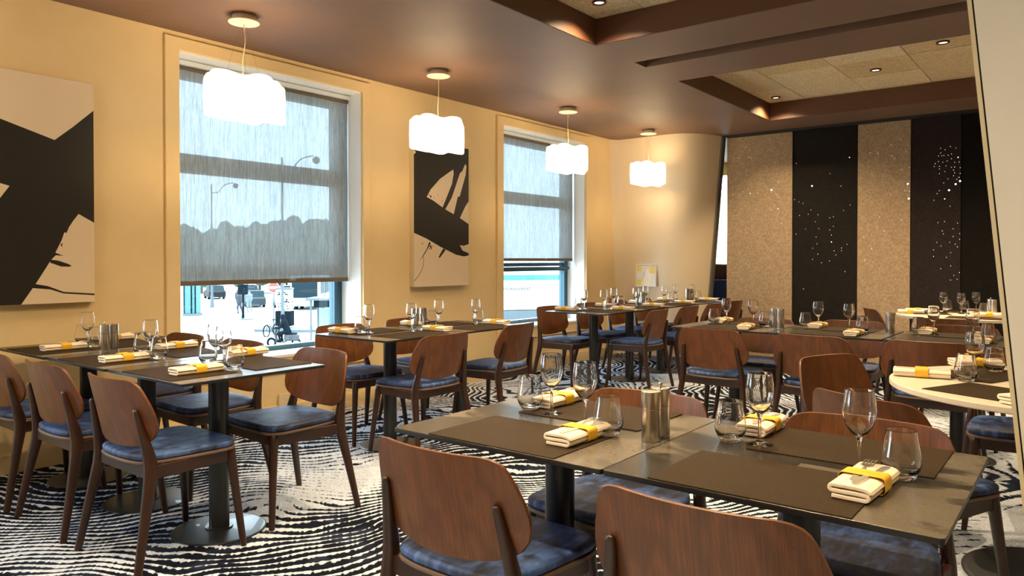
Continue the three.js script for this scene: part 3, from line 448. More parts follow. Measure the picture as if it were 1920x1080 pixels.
const frontLeg = (s) => loft([[s * 0.243, 0, 0.226, 0.021, 0.021], [s * 0.2425, 0.004, 0.2255, 0.024, 0.024], [s * 0.22, 0.22, 0.206, 0.031, 0.031], [s * 0.201, 0.40, 0.19, 0.037, 0.038], [s * 0.2, 0.424, 0.189, 0.037, 0.038]]);
const rearLeg = (s) => loft([[s * 0.264, 0, -0.24, 0.021, 0.024], [s * 0.2635, 0.004, -0.239, 0.024, 0.027], [s * 0.242, 0.22, -0.198, 0.031, 0.036], [s * 0.225, 0.37, -0.168, 0.034, 0.048], [s * 0.221, 0.42, -0.163, 0.034, 0.05], [s * 0.216, 0.46, -0.167, 0.033, 0.047], [s * 0.208, 0.53, -0.181, 0.029, 0.036], [s * 0.198, 0.605, -0.1985, 0.025, 0.026], [s * 0.194, 0.638, -0.2065, 0.023, 0.021], [s * 0.193, 0.647, -0.209, 0.019, 0.016], [s * 0.1925, 0.651, -0.210, 0.011, 0.009]]);
const legs = [frontLeg(1), frontLeg(-1), rearLeg(1), rearLeg(-1)];
const rail = (x0, z0, x1, z1) => { const l = Math.hypot(x1 - x0, z1 - z0), g = box(0.02, 0.052, l, 0, 0, 0, 0.003); g.rotateY(Math.atan2(x1 - x0, z1 - z0)); g.translate((x0 + x1) / 2, 0.398, (z0 + z1) / 2); return g; };
const rails = [rail(0.201, 0.18, 0.222, -0.15), rail(-0.201, 0.18, -0.222, -0.15), rail(-0.19, 0.19, 0.19, 0.19), rail(-0.21, -0.163, 0.21, -0.163)];
function chair(kind, label) {
  const t = thing('dining_chair', label, 'chair'), p = chairProto[kind], v = M.veneer[kind];
  const back = part('backrest', p.face, v, t, 'curved walnut veneer backrest'); part('backrest_edge', p.edge, M.veneer[1 - kind], back);
  part('seat_base', p.base, M.ply, t); part('seat_cushion', p.cush, M.velvet[kind], t, 'blue velvet seat cushion');
  legs.forEach((g) => part('leg', g, M.frame, t)); rails.forEach((g) => part('apron_rail', g, M.frame, t)); return t;
}
const UP = Math.PI, DOWN = 0, IN = -Math.PI / 2, OUT = Math.PI / 2;   // facing away, towards the viewer's wall, to the windows, from the windows
const CHAIRS = [
  [1.575, 3.125, UP, 'walnut chair nearest the viewer on the near side of the left row'], [1.57, 3.79, UP, 'walnut chair second from the viewer, near side of left row'], [1.56, 4.43, UP, 'walnut chair cut by the left picture edge'],
  [2.22, 3.17, DOWN - 0.06, 'walnut chair with full back in view at right end of left row'], [2.2, 3.86, DOWN - 0.05, 'walnut chair opposite the middle table of the left row'], [2.2, 4.5, DOWN, 'walnut chair on far side of left row, nearest the wall'],
  [3.45, 4.06, OUT, 'walnut chair on window side of the canvas tables, left one'], [4.14, 4.1, OUT, 'walnut chair below the tall canvas, mostly behind its table'], [3.44, 3.44, IN, 'walnut chair with back to viewer at left canvas table'], [4.31, 3.53, IN + 0.12, 'walnut chair with back to viewer at right canvas table'],
  [6.12, 4.1, OUT, 'walnut chair before the further window, nearest of four'], [6.82, 4.1, OUT, 'second walnut chair from the viewer on far window side'], [7.5, 4.12, OUT, 'third walnut chair from the viewer on far window side'], [8.14, 4.14, OUT, 'furthest walnut chair on the window side, by the curved wall'],
  [6.38, 3.44, IN + 0.05, 'first walnut chair on room side of the long far row'], [7.07, 3.44, IN, 'second walnut chair on room side of the long far row'], [7.72, 3.44, IN, 'third walnut chair on room side of the long far row'], [8.33, 3.45, IN, 'last walnut chair on room side of the long far row'],
  [5.03, 2.05, UP - 0.05, 'walnut chair with grey blue seat backing the viewer, left of felt row'], [4.99, 1.36, UP - 0.1, 'middle walnut chair backing the viewer along felt panel row'], [5.04, 0.74, UP, 'right walnut chair backing the viewer along felt panel row'],
  [5.72, 2.06, DOWN, 'walnut chair before beige felt panel, facing the viewer'], [5.86, 1.44, DOWN, 'walnut chair before black felt panel, facing the viewer'], [5.86, 0.72, DOWN, 'walnut chair facing the viewer behind right table of felt row'],
  [1.57, 1.305, UP, 'large walnut chair in the foreground, left of the two'], [1.575, 0.61, UP, 'large walnut chair cut by the bottom edge of the picture'], [2.13, 1.23, DOWN, 'walnut chair facing viewer across the left foreground table'], [2.13, 0.52, DOWN, 'walnut chair facing viewer across the right foreground table'],
  [3.71, 0.81, 1.19, 'walnut chair turned sideways, left of the white round table'], [2.965, 0.53, UP - 0.46, 'walnut chair backing the viewer at the white round table'], [4.19, 0.24, DOWN + 0.12, 'walnut chair with dark seat seen under the round table'],
  [7.9, 1.5, OUT + 0.5, 'walnut chair left of the far round table'], [7.0, 0.95, UP + 0.15, 'walnut chair on the near side of the far round table'], [8.3, 0.45, DOWN - 0.3, 'walnut chair behind the far round table, beside the pillar'],
];
const proto = [chair(0, CHAIRS[0][3]), chair(1, CHAIRS[1][3])];
CHAIRS.forEach(([a, b, turn, label], i) => { if (i < 2) { proto[i].position.set(...P(a, b)); proto[i].rotation.y = turn; } else copy(proto[i % 2], P(a, b), turn, label); });

// ---------------------------------------------------------------- tableware
// places: [key, seat words, mat (a, b, turned?), napkin (a, b, dir), wine glass (a, b), tumbler (a, b)]
// closed walls of glass; the bowl sits on a solid stem
const wineBowl = lathe([[0.0, 0.0842], [0.0046, 0.0838], [0.0098, 0.0822], [0.018, 0.0895], [0.029, 0.1045], [0.0355, 0.125], [0.0368, 0.142], [0.035, 0.162], [0.0316, 0.188], [0.0311, 0.1895], [0.0304, 0.188], [0.0338, 0.162], [0.0356, 0.142], [0.0343, 0.125], [0.0278, 0.106], [0.0165, 0.0915], [0.0075, 0.0868], [0.0, 0.086]], 48);
const wineStem = lathe([[0.0, 0], [0.034, 0], [0.0345, 0.0012], [0.03, 0.0028], [0.015, 0.0062], [0.006, 0.012], [0.0042, 0.024], [0.004, 0.05], [0.0044, 0.07], [0.0075, 0.0795], [0.0098, 0.0821], [0.0046, 0.0837], [0.0, 0.0841]], 40);
const tumGeo = (() => { const g = lathe([[0, 0], [0.024, 0], [0.0275, 0.0015], [0.034, 0.012], [0.0405, 0.026], [0.0425, 0.036], [0.041, 0.052], [0.0345, 0.088], [0.0318, 0.108], [0.0313, 0.1095], [0.0305, 0.108], [0.0332, 0.088], [0.0397, 0.052], [0.0411, 0.037], [0.039, 0.027], [0.031, 0.0165], [0.02, 0.0135], [0, 0.0125]], 60), p = g.attributes.position; for (let i = 0; i < p.count; i++) { const x = p.getX(i), y = p.getY(i), z = p.getZ(i), r = Math.hypot(x, z); if (r > 0.018 && y < 0.03) { const k = 1 + 0.018 * Math.cos(10 * Math.atan2(z, x)) * (1 - y / 0.03); p.setX(i, x * k); p.setZ(i, z * k); } } g.computeVertexNormals(); return g; })();
const matGeo = worldUV(slab(roundRect(0.43, 0.3, 0.003), 0, 0.0022, 0.0004));
// napkin: folded S of cloth, long axis z, with a paper band
const foldPath = (() => { const q = [[0.034, 0.0049], [0.01, 0.0047], [-0.02, 0.0049]]; const arc = (cx, cy, r, s) => { for (let i = 0; i <= 10; i++) { const t = -Math.PI / 2 + i / 10 * Math.PI; q.push([cx + s * Math.cos(t) * r, cy + Math.sin(t) * r]); } }; arc(-0.031, 0.0104, 0.0055, -1); q.push([-0.01, 0.0163], [0.015, 0.0156]); arc(0.034, 0.0214, 0.0055, 1); q.push([0.015, 0.0273], [-0.01, 0.0278], [-0.03, 0.0262], [-0.0385, 0.0225], [-0.0405, 0.0185]); return q; })();
const foldGeo = (() => { const e = new THREE.ExtrudeGeometry(ribbon(foldPath, 0.0086), { depth: 0.204, bevelEnabled: true, bevelThickness: 0.003, bevelSize: 0.002, bevelOffset: -0.002, bevelSegments: 3 }); e.translate(0, 0.0003, -0.102); const p = e.attributes.position; for (let i = 0; i < p.count; i++) { const z = p.getZ(i), y = p.getY(i); p.setX(i, p.getX(i) + 0.0012 * Math.sin(z * 40 + y * 90)); } return worldUV(e); })();
const fillGeo = (() => { const e = new THREE.ExtrudeGeometry(roundRect(0.066, 0.012, 0.005), { depth: 0.19, bevelEnabled: false }); e.translate(0, 0.014, -0.095); return worldUV(e); })();
const bandGeo = (() => { const s = new THREE.Shape(); roundRect(0.094, 0.0365, 0.012, s); const h = new THREE.Path(); roundRect(0.0928, 0.0353, 0.0114, h); s.holes.push(h); const e = new THREE.ExtrudeGeometry(s, { depth: 0.048, bevelEnabled: false, curveSegments: 8 }); e.translate(0, 0.0182, -0.024); return e; })();
const bandText = canvasTex(256, 128, (x) => { x.fillStyle = '#e3b32e'; x.fillRect(0, 0, 256, 128); x.strokeStyle = '#8a6410'; x.lineWidth = 4; let X = 26; const r = rng(9); x.font = 'italic 40px serif'; for (let i = 0; i < 9; i++) { x.beginPath(); x.moveTo(X, 70); x.quadraticCurveTo(X + 6 + r() * 6, 48 + r() * 10, X + 10, 62); x.quadraticCurveTo(X + 14, 80, X + 20, 64 - r() * 12); x.stroke(); X += 23; } });
const bandMat = std({ color: C('#e3b32e'), roughness: 0.55 }), bandFace = std({ map: bandText, roughness: 0.55 });
const bandTop = (() => { const g = new THREE.PlaneGeometry(0.07, 0.03); g.rotateX(-Math.PI / 2); g.rotateY(0); g.translate(0, 0.0367, 0); return g; })();
const handle = (w0, w1, z0, z1) => { const s = new THREE.Shape(); s.moveTo(-w0 / 2, z0); s.quadraticCurveTo(-w0 / 2 - 0.001, z0 + 0.02, -w1 / 2, z1); s.lineTo(w1 / 2, z1); s.quadraticCurveTo(w0 / 2 + 0.001, z0 + 0.02, w0 / 2, z0); s.quadraticCurveTo(0, z0 - 0.012, -w0 / 2, z0); return s; };
const fl = (s, t = 0.0022) => { const e = new THREE.ExtrudeGeometry(s, { depth: t, bevelEnabled: true, bevelThickness: 0.0007, bevelSize: 0.0007, bevelSegments: 2, curveSegments: 6 }); e.rotateX(-Math.PI / 2); return e; };
const forkParts = (() => { const hd = fl(handle(0.013, 0.006, -0.085, 0.04)); const s = new THREE.Shape(); s.moveTo(-0.003, 0.04); s.quadraticCurveTo(-0.013, 0.048, -0.0125, 0.066); s.lineTo(0.0125, 0.066); s.quadraticCurveTo(0.013, 0.048, 0.003, 0.04); const head = fl(s, 0.0018); const tines = [-0.0108, -0.0036, 0.0036, 0.0108].map((x) => tube([[x, 0.001, -0.065], [x, 0.0035, -0.085], [x, 0.0015, -0.108]], 0.0017, 8, 6)); return { hd, head: merge([head, ...tines]) }; })();
const knifeParts = (() => { const hd = fl(handle(0.013, 0.01, -0.09, 0.0), 0.0045); const s = new THREE.Shape(); s.moveTo(-0.006, 0.0); s.lineTo(-0.006, 0.085); s.quadraticCurveTo(0.0, 0.105, 0.008, 0.09); s.lineTo(0.007, 0.0); return { hd, bl: fl(s, 0.0012) }; })();
const millGeo = { body: merge([cyl(0.0265, 0.084, 0.0015, 40), cyl(0.025, 0.0015, 0, 40)]), cap: lathe([[0, 0.1345], [0.018, 0.1335], [0.0245, 0.1355], [0.0263, 0.1345], [0.0265, 0.133], [0.0265, 0.0875], [0.0258, 0.0865], [0.0258, 0.0855], [0, 0.0855]], 40), knob: merge([new THREE.SphereGeometry(0.0055, 14, 10).translate(0, 0.144, 0), cyl(0.003, 0.006, 0.134, 12)]) };
const PR = {};
function lay(kind, label, a, b, turn = 0, up = TOP + 0.0005) {
  const pos = P(a, b, up);
  if (PR[kind]) return copy(PR[kind], pos, turn, label);
  let t; const g = { wine_glass: 'wine glasses laid on the tables', tumbler: 'water tumblers laid on the tables', placemat: 'woven placemats', folded_napkin: 'banded napkins', fork: 'forks in the napkins', knife: 'knives in the napkins', salt_mill: 'salt mills', pepper_mill: 'pepper mills' }[kind];
  if (kind === 'wine_glass') { t = thing(kind, label, 'wine glass', pos, turn, g); part('bowl', wineBowl, M.glass, t); part('stem', wineStem, M.glass, t); }
  else if (kind === 'tumbler') t = solo(kind, tumGeo, M.glass, label, 'tumbler', pos, turn, g);
  else if (kind === 'placemat') t = solo(kind, matGeo, M.mat, label, 'placemat', pos, turn, g);
  else {
    t = thing(kind, label, { folded_napkin: 'napkin', fork: 'fork', knife: 'knife', salt_mill: 'salt mill', pepper_mill: 'pepper mill' }[kind], pos, turn, g);
    if (kind === 'folded_napkin') { const c = part('cloth', merge([foldGeo, fillGeo]), M.napkin, t); const bd = part('paper_band', bandGeo, bandMat, t, 'yellow paper band'); part('band_print', bandTop, bandFace, bd); }
    if (kind === 'fork') { part('handle', forkParts.hd, M.cutlery, t); part('tines', forkParts.head, M.cutlery, t); }
    if (kind === 'knife') { part('handle', knifeParts.hd, M.cutlery, t); part('blade', knifeParts.bl, M.cutlery, t); }
    if (/mill/.test(kind)) { part('body', millGeo.body, M.steel, t); part('cap', millGeo.cap, M.steel, t); if (kind === 'pepper_mill') part('knob', millGeo.knob, M.steel, t); }
  }
  return PR[kind] = t;
}
// seat words, mat [a, b, long side along b?], napkin [a, b, turn of its length], wine, tumbler
const SEATS = [
  ['at the near left seat of the foreground table', [1.645, 1.255, 1], [1.7, 1.1, UP], [1.835, 1.165], [1.79, 1.06]],
  ['at the far left seat of the foreground table', [2.035, 1.235, 1], [2.08, 1.425, UP], [1.93, 1.35], [1.945, 1.447]],
  ['at the near right seat of the foreground table', [1.645, 0.57, 1], [1.7, 0.378, UP - 0.06], [1.835, 0.42], [1.845, 0.335]],
  ['at the far right seat of the foreground table', [2.035, 0.49, 1], [2.12, 0.745, UP + 0.05], [1.945, 0.69], [1.945, 0.77]],
  ['on the near side of the nearest left row table', [1.65, 3.13, 1], [1.68, 3.045, UP], [1.845, 3.105], [1.835, 3.0]],
  ['on the far side of the nearest left row table', [2.035, 3.13, 1], [2.15, 3.41, UP], [1.865, 3.21], [1.87, 3.285]],
  ['on the near side of the middle left row table', [1.645, 3.8, 1], [1.665, 3.68, UP], [1.79, 3.68], [1.8, 3.615]],
  ['on the far side of the middle left row table', [2.03, 3.8, 1], [2.08, 3.98, UP], null, [1.85, 3.89]],
  ['on the near side of the table touching the wall', [1.64, 4.47, 1], [1.67, 4.4, UP], [1.85, 4.54], [1.845, 4.43]],
  ['on the far side of the table touching the wall', [2.02, 4.47, 1], [2.06, 4.69, UP], null, [1.86, 4.63]],
  ['on the window side of the left canvas table', [3.4, 3.88, 0], [3.21, 3.95, OUT], [3.3, 3.79], [3.265, 3.83]],
  ['on the room side of the left canvas table', [3.4, 3.5, 0], [3.7, 3.55, OUT], [3.555, 3.65], [3.655, 3.69]],
  ['on the window side of the right canvas table', [4.1, 3.88, 0], [3.89, 3.97, OUT], [3.99, 3.81], [3.96, 3.85]],
  ['on the room side of the right canvas table', [4.1, 3.5, 0], [4.36, 3.56, OUT], [4.29, 3.71], [4.345, 3.73]],
  ['on the window side of the first far window table', [6.1, 3.94, 0], [5.96, 4.0, OUT], [6.19, 3.94], [6.13, 3.97]],
  ['on the room side of the first far window table', [6.1, 3.6, 0], [6.36, 3.6, OUT], [6.33, 3.8], [6.38, 3.77]],
  ['on the window side of the second far window table', [6.8, 3.94, 0], [6.7, 4.0, OUT], [6.8, 3.96], [6.79, 3.87]],
  ['on the room side of the second far window table', [6.8, 3.6, 0], [7.03, 3.62, OUT], [7.02, 3.82], [7.06, 3.76]],
  ['on the window side of the third far window table', [7.5, 3.94, 0], [7.42, 4.0, OUT], [7.5, 3.96], [7.44, 3.93]],
  ['on the room side of the third far window table', [7.5, 3.6, 0], [7.74, 3.6, OUT], [7.68, 3.82], [7.76, 3.78]],
  ['on the window side of the last far window table', [8.19, 3.94, 0], [8.1, 4.0, OUT], [8.22, 3.94], [8.16, 3.93]],
  ['on the room side of the last far window table', [8.19, 3.6, 0], [8.4, 3.6, OUT], [8.42, 3.82], [8.46, 3.76]],
  ['on the far side of the left felt row table', [5.54, 2.1, 1], [5.58, 2.27, UP], [5.52, 2.22], [5.47, 2.3]],
  ['on the near side of the left felt row table', [5.17, 2.08, 1], [5.16, 1.93, UP + 0.15], [5.46, 1.99], [5.42, 1.89]],
  ['on the far side of the middle felt row table', [5.53, 1.37, 1], [5.58, 1.56, UP], [5.5, 1.535], [5.52, 1.63]],
  ['on the near side of the middle felt row table', [5.16, 1.37, 1], [5.15, 1.215, UP], [5.42, 1.31], [5.4, 1.22]],
  ['on the far side of the right felt row table', [5.52, 0.66, 1], [5.57, 0.86, UP], [5.48, 0.81], [5.5, 0.9]],
  ['on the near side of the right felt row table', [5.15, 0.65, 1], [5.15, 0.5, UP], [5.27, 0.57], [5.2, 0.485]],
  ['at the left place of the white round table', [3.73, 0.37, 1.19], [3.5, 0.56, OUT + 0.15], [3.63, 0.385], [3.49, 0.4]],
  ['at the near place of the white round table', [3.22, 0.25, -0.42], [3.08, 0.16, UP - 0.6], null, null],
  ['at the far place of the white round table', [3.9, -0.05, 0.12], [4.0, 0.42, OUT + 0.5], null, [3.86, 0.335]],
  ['at the left place of the far round table', [7.72, 1.18, 1.9], [7.8, 1.28, OUT + 0.2], [7.86, 1.08], [7.95, 1.06]],
  ['at the near place of the far round table', [7.28, 0.76, 1], [7.56, 1.3, OUT + 0.1], [7.78, 0.93], [7.7, 0.75]],
  ['at the far place of the far round table', [8.04, 0.85, 1], [7.52, 0.7, OUT + 0.3], [8.0, 0.84], [8.0, 0.93]],
];
SEATS.forEach(([where, mat, nap, wine, tum], i) => {
  const [ma, mb, mt] = mat; lay('placemat', 'dark woven placemat ' + where, ma, mb, mt === 1 ? 0 : mt === 0 ? Math.PI / 2 : mt);
  const up = TOP + 0.0028, [na, nb, nt] = nap; lay('folded_napkin', 'yellow banded napkin ' + where, na, nb, nt, up);
  const off = (dx, dz) => [na + -(-Math.sin(nt) * dx + Math.cos(nt) * dz), nb - (Math.cos(nt) * dx + Math.sin(nt) * dz)];
  let [fa, fb] = off(0.012, 0.02); lay('fork', 'fork tucked in the napkin ' + where, fa, fb, nt + Math.PI + 0.08, up + 0.0312);
  [fa, fb] = off(-0.012, 0.0); lay('knife', 'knife tucked in the napkin ' + where, fa, fb, nt + Math.PI - 0.08, up + 0.0308);
  const onMat = (a, b) => { const c = mt === 1 ? [0.15, 0.215] : [0.215, 0.15]; return (mt === 1 || mt === 0) && Math.abs(a - ma) < c[0] + 0.04 && Math.abs(b - mb) < c[1] + 0.04; };
  if (wine) lay('wine_glass', 'stemmed wine glass ' + where, ...wine, 0, onMat(...wine) ? TOP + 0.0028 : TOP + 0.0006);
  if (tum) lay('tumbler', 'clear water tumbler ' + where, ...tum, 0, onMat(...tum) ? TOP + 0.0028 : TOP + 0.0006);
});
for (const [where, s, p] of [['on the foreground table', [1.815, 0.94], [1.878, 0.945]], ['on the left row', [1.88, 4.285], [1.82, 4.255]], ['under the tall canvas', [3.905, 3.885], [3.835, 3.9]], ['midway along the far window row', [7.27, 3.87], [7.21, 3.9]], ['at the end of the far window row', [8.5, 3.86], [8.44, 3.89]],
  ['on the left of the felt row', [5.42, 1.775], [5.45, 1.83]], ['on the right of the felt row', [5.46, 1.06], [5.52, 1.075]], ['on the far round table', [7.86, 0.69], [7.92, 0.72]]]) {
  lay('salt_mill', 'brushed steel salt mill with plain top ' + where, ...s); lay('pepper_mill', 'brushed steel pepper mill with ball knob ' + where, ...p);
}

// ---------------------------------------------------------------- seen through the slit: a side room
solo('side_cabinet', merge([box(0.9, 0.22, 0.3, 0, 1.05, 0, 0.01), box(0.9, 0.94, 0.26, 0, 0.47, 0)]), std({ map: M.veneer[0].map, color: C('#d8a070'), roughness: 0.5 }), 'orange brown cabinet glimpsed beyond the curved wall', 'cabinet', P(11.4, 4.45), 0);
solo('blue_partition', merge([box(0.9, 0.5, 0.05, 0, 0.68, 0, 0.01), box(0.9, 0.44, 0.03, 0, 0.22, 0)]), std({ color: C('#3c4a80'), roughness: 0.7 }), 'blue bench back glimpsed in the slit by the curved wall', 'bench', P(10.9, 4.35), 0);

// ---------------------------------------------------------------- the street outside, a floor below
{
  const Y = -3.2, gl = phys({ color: C('#0a1b22'), roughness: 0.6, specularIntensity: 0.2 }), dark = phys({ color: C('#081218'), roughness: 1, specularIntensity: 0.1 }), grey = std({ color: C('#3a4449'), roughness: 0.8 }), whiteP = std({ color: C('#e8eef0'), roughness: 0.5 }), teal = std({ color: C('#59a8a4'), roughness: 0.4 });
  const asphalt = makeTex(256, 256, (u, v) => { const n = fbm(u * 12, v * 12, 700, 4, 12); return [150 + n * 40, 152 + n * 40, 153 + n * 40]; });
  const street = rbox(-60, 190, 6.2, 260, Y - 0.3, Y); const sm = solo('street', street, std({ map: rep(asphalt.map, 0.2), roughness: 0.9 }), 'wide pale paved street seen below the windows', 'street'); sm.userData.kind = 'structure'; delete sm.userData.category;
  const kerbShape = new THREE.Shape(); kerbShape.absellipse(0, 0, 3.4, 1.6, 0, Math.PI * 2); 
  solo('traffic_island', slab(kerbShape, 0, 0.16, 0.02, 24), grey, 'oval kerbed traffic island under the poster column', 'traffic island', P(28.3, 39.6, Y), 0.6);
  const wheel = (r) => { const g = new THREE.CylinderGeometry(r, r, 0.2, 20); g.rotateZ(Math.PI / 2); return g; };
  function car(a, b, turn, label, col, h = 1.45, l = 4.2) {
    const t = thing('car', label, 'car', P(a, b, Y), turn), w = 1.75;
    const s = new THREE.Shape([[-l / 2, 0.3], [l / 2, 0.3], [l / 2, 0.62], [l * 0.46, 0.8], [l * 0.24, 0.92], [-l * 0.42, 0.95], [-l / 2, 0.8]].map(([x, y]) => new THREE.Vector2(x, y)));
    const k = new THREE.Shape([[l * 0.26, 0.9], [l * 0.1, h], [-l * 0.3, h], [-l * 0.44, 0.93]].map(([x, y]) => new THREE.Vector2(x, y)));
    const ex = (sh, ww) => { const e = new THREE.ExtrudeGeometry(sh, { depth: ww - 0.12, bevelEnabled: true, bevelThickness: 0.06, bevelSize: 0.05, bevelSegments: 2 }); e.translate(0, 0, -(ww - 0.12) / 2); e.rotateY(Math.PI / 2); return e; };
    part('body', ex(s, w), phys({ color: C(col), roughness: 0.7, specularIntensity: 0.3 }), t); part('cabin', ex(k, w - 0.16), gl, t); part('roof', box(w - 0.3, 0.04, l * 0.36, 0, h + 0.05, l * 0.1, 0.015), phys({ color: C(col), roughness: 0.7, specularIntensity: 0.3 }), t);
    for (const [x, z] of [[1, 1], [1, -1], [-1, 1], [-1, -1]]) part('wheel', wheel(0.31).translate(x * (w / 2 - 0.1), 0.31, z * l * 0.31), dark, t); return t;
  }
  car(45.5, 78.5, 1.2, 'dark car parked furthest left in the street', '#0b0f12'); car(48.8, 77, 1.2, 'dark car second in the distant parked line', '#161b1f'); car(44.5, 70.5, 1.15, 'dark blue car before the distant parked line', '#0d131c');
  car(40.2, 62.5, 1.1, 'grey car behind the walking pedestrian', '#222a2f'); car(45.5, 64.5, 0.95, 'white van like car beside the no entry sign', '#59666b', 1.75, 4.6); car(40.6, 57.6, 1.3, 'pale taxi with its side to the window', '#6a7578'); car(62, 84, 1.1, 'small dark car beside the bus', '#101518');
  { // bus
    const t = thing('city_bus', 'white city bus with dark windows turning in the street', 'bus', P(43.7, 57.5, Y), 0.72), L = 10.5, W = 2.5, H = 3.0;
    part('body', box(W, H - 0.35, L, 0, 0.35 + (H - 0.35) / 2, 0, 0.12), std({ color: C('#6f8288'), roughness: 0.6 }), t);
    for (const s of [1, -1]) { for (let k = 0; k < 5; k++) part('window', box(0.04, 1.05, 1.7, s * W / 2, 1.95, -L / 2 + 1.4 + k * 1.9), gl, t); for (const z of [-2.2, 2.6]) part('door', box(0.05, 2.1, 0.1, s * (W / 2 + 0.01), 1.45, z), dark, t); for (const z of [-3.2, 3.2]) part('wheel', wheel(0.46).translate(s * (W / 2 - 0.08), 0.46, z), dark, t); }
    part('windscreen', box(2.2, 1.6, 0.05, 0, 1.9, L / 2, 0.02), gl, t); part('destination_sign', box(1.6, 0.3, 0.06, 0, 2.78, L / 2 + 0.01), dark, t);
  }
  { // delivery truck outside the further window
    const t = thing('box_truck', 'big white delivery truck with teal band outside the further window', 'truck', P(41.5, 31.6, Y), Math.PI / 2 + 0.93), L = 8.6, W = 2.4;
    part('cargo_box', box(W, 2.95, L, 0, 0.98 + 1.475, 0, 0.03), std({ color: C('#8c9292'), roughness: 0.8 }), t); part('teal_band', box(W + 0.03, 0.36, L, 0, 3.2, 0), std({ color: C('#14544e'), roughness: 0.7 }), t);
    const tx = canvasTex(1024, 128, (x) => { x.fillStyle = '#8c9292'; x.fillRect(0, 0, 1024, 128); x.fillStyle = '#050708'; x.font = 'bold 84px sans-serif'; x.textAlign = 'center'; x.fillText('NATURELLEMENT', 512, 92); });
    for (const s of [1, -1]) { const g = new THREE.PlaneGeometry(3.2, 0.4); g.rotateY(s * Math.PI / 2); g.translate(s * (W / 2 + 0.012), 2.42, -0.8); part('lettering', g, phys({ map: tx, roughness: 1, specularIntensity: 0 }), t); }
    part('chassis', box(W - 0.5, 0.24, L - 0.2, 0, 0.86, 0), dark, t); for (const s of [1, -1]) { for (const z of [-3.2, -2.1, 2.6]) part('wheel', wheel(0.45).translate(s * (W / 2 - 0.14), 0.45, z), dark, t); part('side_guard', box(0.04, 0.62, 4.2, s * (W / 2 - 0.02), 0.63, 0.2), grey, t); }
    part('cab', box(W - 0.1, 2.2, 1.8, 0, 1.5, L / 2 + 1.0, 0.15), teal, t); part('cab_window', box(W, 0.8, 1.0, 0, 2.0, L / 2 + 1.2), gl, t);
  }
  // street lamps with curved arms
  for (const [a, b, h, label] of [[26.8, 38.6, 10.6, 'tall street lamp with curved arm, the nearer one'], [36.8, 63.9, 11.4, 'tall street lamp with curved arm, the further one']]) {
    const t = thing('street_lamp', label, 'street lamp', P(a, b, Y), -2.478); const k = h / 9;
    part('pole', merge([cyl(0.09 * k, h, 0, 14, 0.045 * k), cyl(0.15 * k, 0.9 * k, 0, 14, 0.11 * k)]), grey, t);
    part('arm', tube([[0, h * 0.93, 0], [-0.5 * k, h * 0.935, 0], [-0.95 * k, h * 0.99, 0], [-1.6 * k, h * 1.01, 0]], 0.035 * k, 20, 8), grey, t); part('lamp_head', new THREE.SphereGeometry(0.19 * k, 14, 10).translate(-1.75 * k, h * 0.985, 0), dark, t);
  }
  function signPost(a, b, h, label, draw, r = 0.3, back = grey) { const t = thing('road_sign', label, 'road sign', P(a, b, Y), Math.PI * 0.72); part('pole', cyl(0.035, h, 0, 10), back, t); const g = new THREE.CylinderGeometry(r, r, 0.02, 28); g.rotateX(Math.PI / 2); g.rotateZ(Math.PI / 2); g.translate(0, h - r, 0.05); const m = part('sign_disc', g, std({ color: C('#d9dde0'), roughness: 0.5 }), t); const f = new THREE.CircleGeometry(r * 0.99, 28); f.translate(0, h - r, 0.062); part('sign_face', f, std({ map: canvasTex(128, 128, draw), roughness: 0.5 }), t); return t; }
  const se = signPost(28.9, 42.6, 2.95, 'round red no entry sign in the street', (x) => { x.fillStyle = '#ffffff'; x.fillRect(0, 0, 128, 128); x.fillStyle = '#b02a20'; x.beginPath(); x.arc(64, 64, 60, 0, 7); x.fill(); x.fillStyle = '#ffffff'; x.fillRect(20, 52, 88, 24); }, 0.36); se.rotation.y = 0.95;
  const s2 = signPost(27.7, 44.2, 3.0, 'narrow post with small red edged sign near the bicycle', (x) => { x.fillStyle = '#b8485a'; x.fillRect(0, 0, 128, 128); x.fillStyle = '#f4f4f4'; x.beginPath(); x.arc(64, 64, 44, 0, 7); x.fill(); }, 0.26, dark); s2.rotation.y = 0.95;
  { const t = thing('signal_post', 'grey traffic signal post left of the bicycle', 'traffic signal', P(25.7, 41.1, Y), 0.62); part('pole', merge([cyl(0.05, 3.0, 0, 12), cyl(0.11, 1.1, 0, 12, 0.08)]), dark, t); part('signal_box', box(0.55, 0.62, 0.3, 0, 2.6, 0, 0.04), dark, t); }
  { const t = thing('waste_bin', 'pale square litter bin beside the bicycle', 'bin', P(24.4, 38.6, Y), 0.62); part('body', box(0.62, 0.95, 0.55, 0, 0.475, 0, 0.04), whiteP, t); part('lid', box(0.66, 0.06, 0.58, 0, 0.98, 0, 0.02), grey, t); }
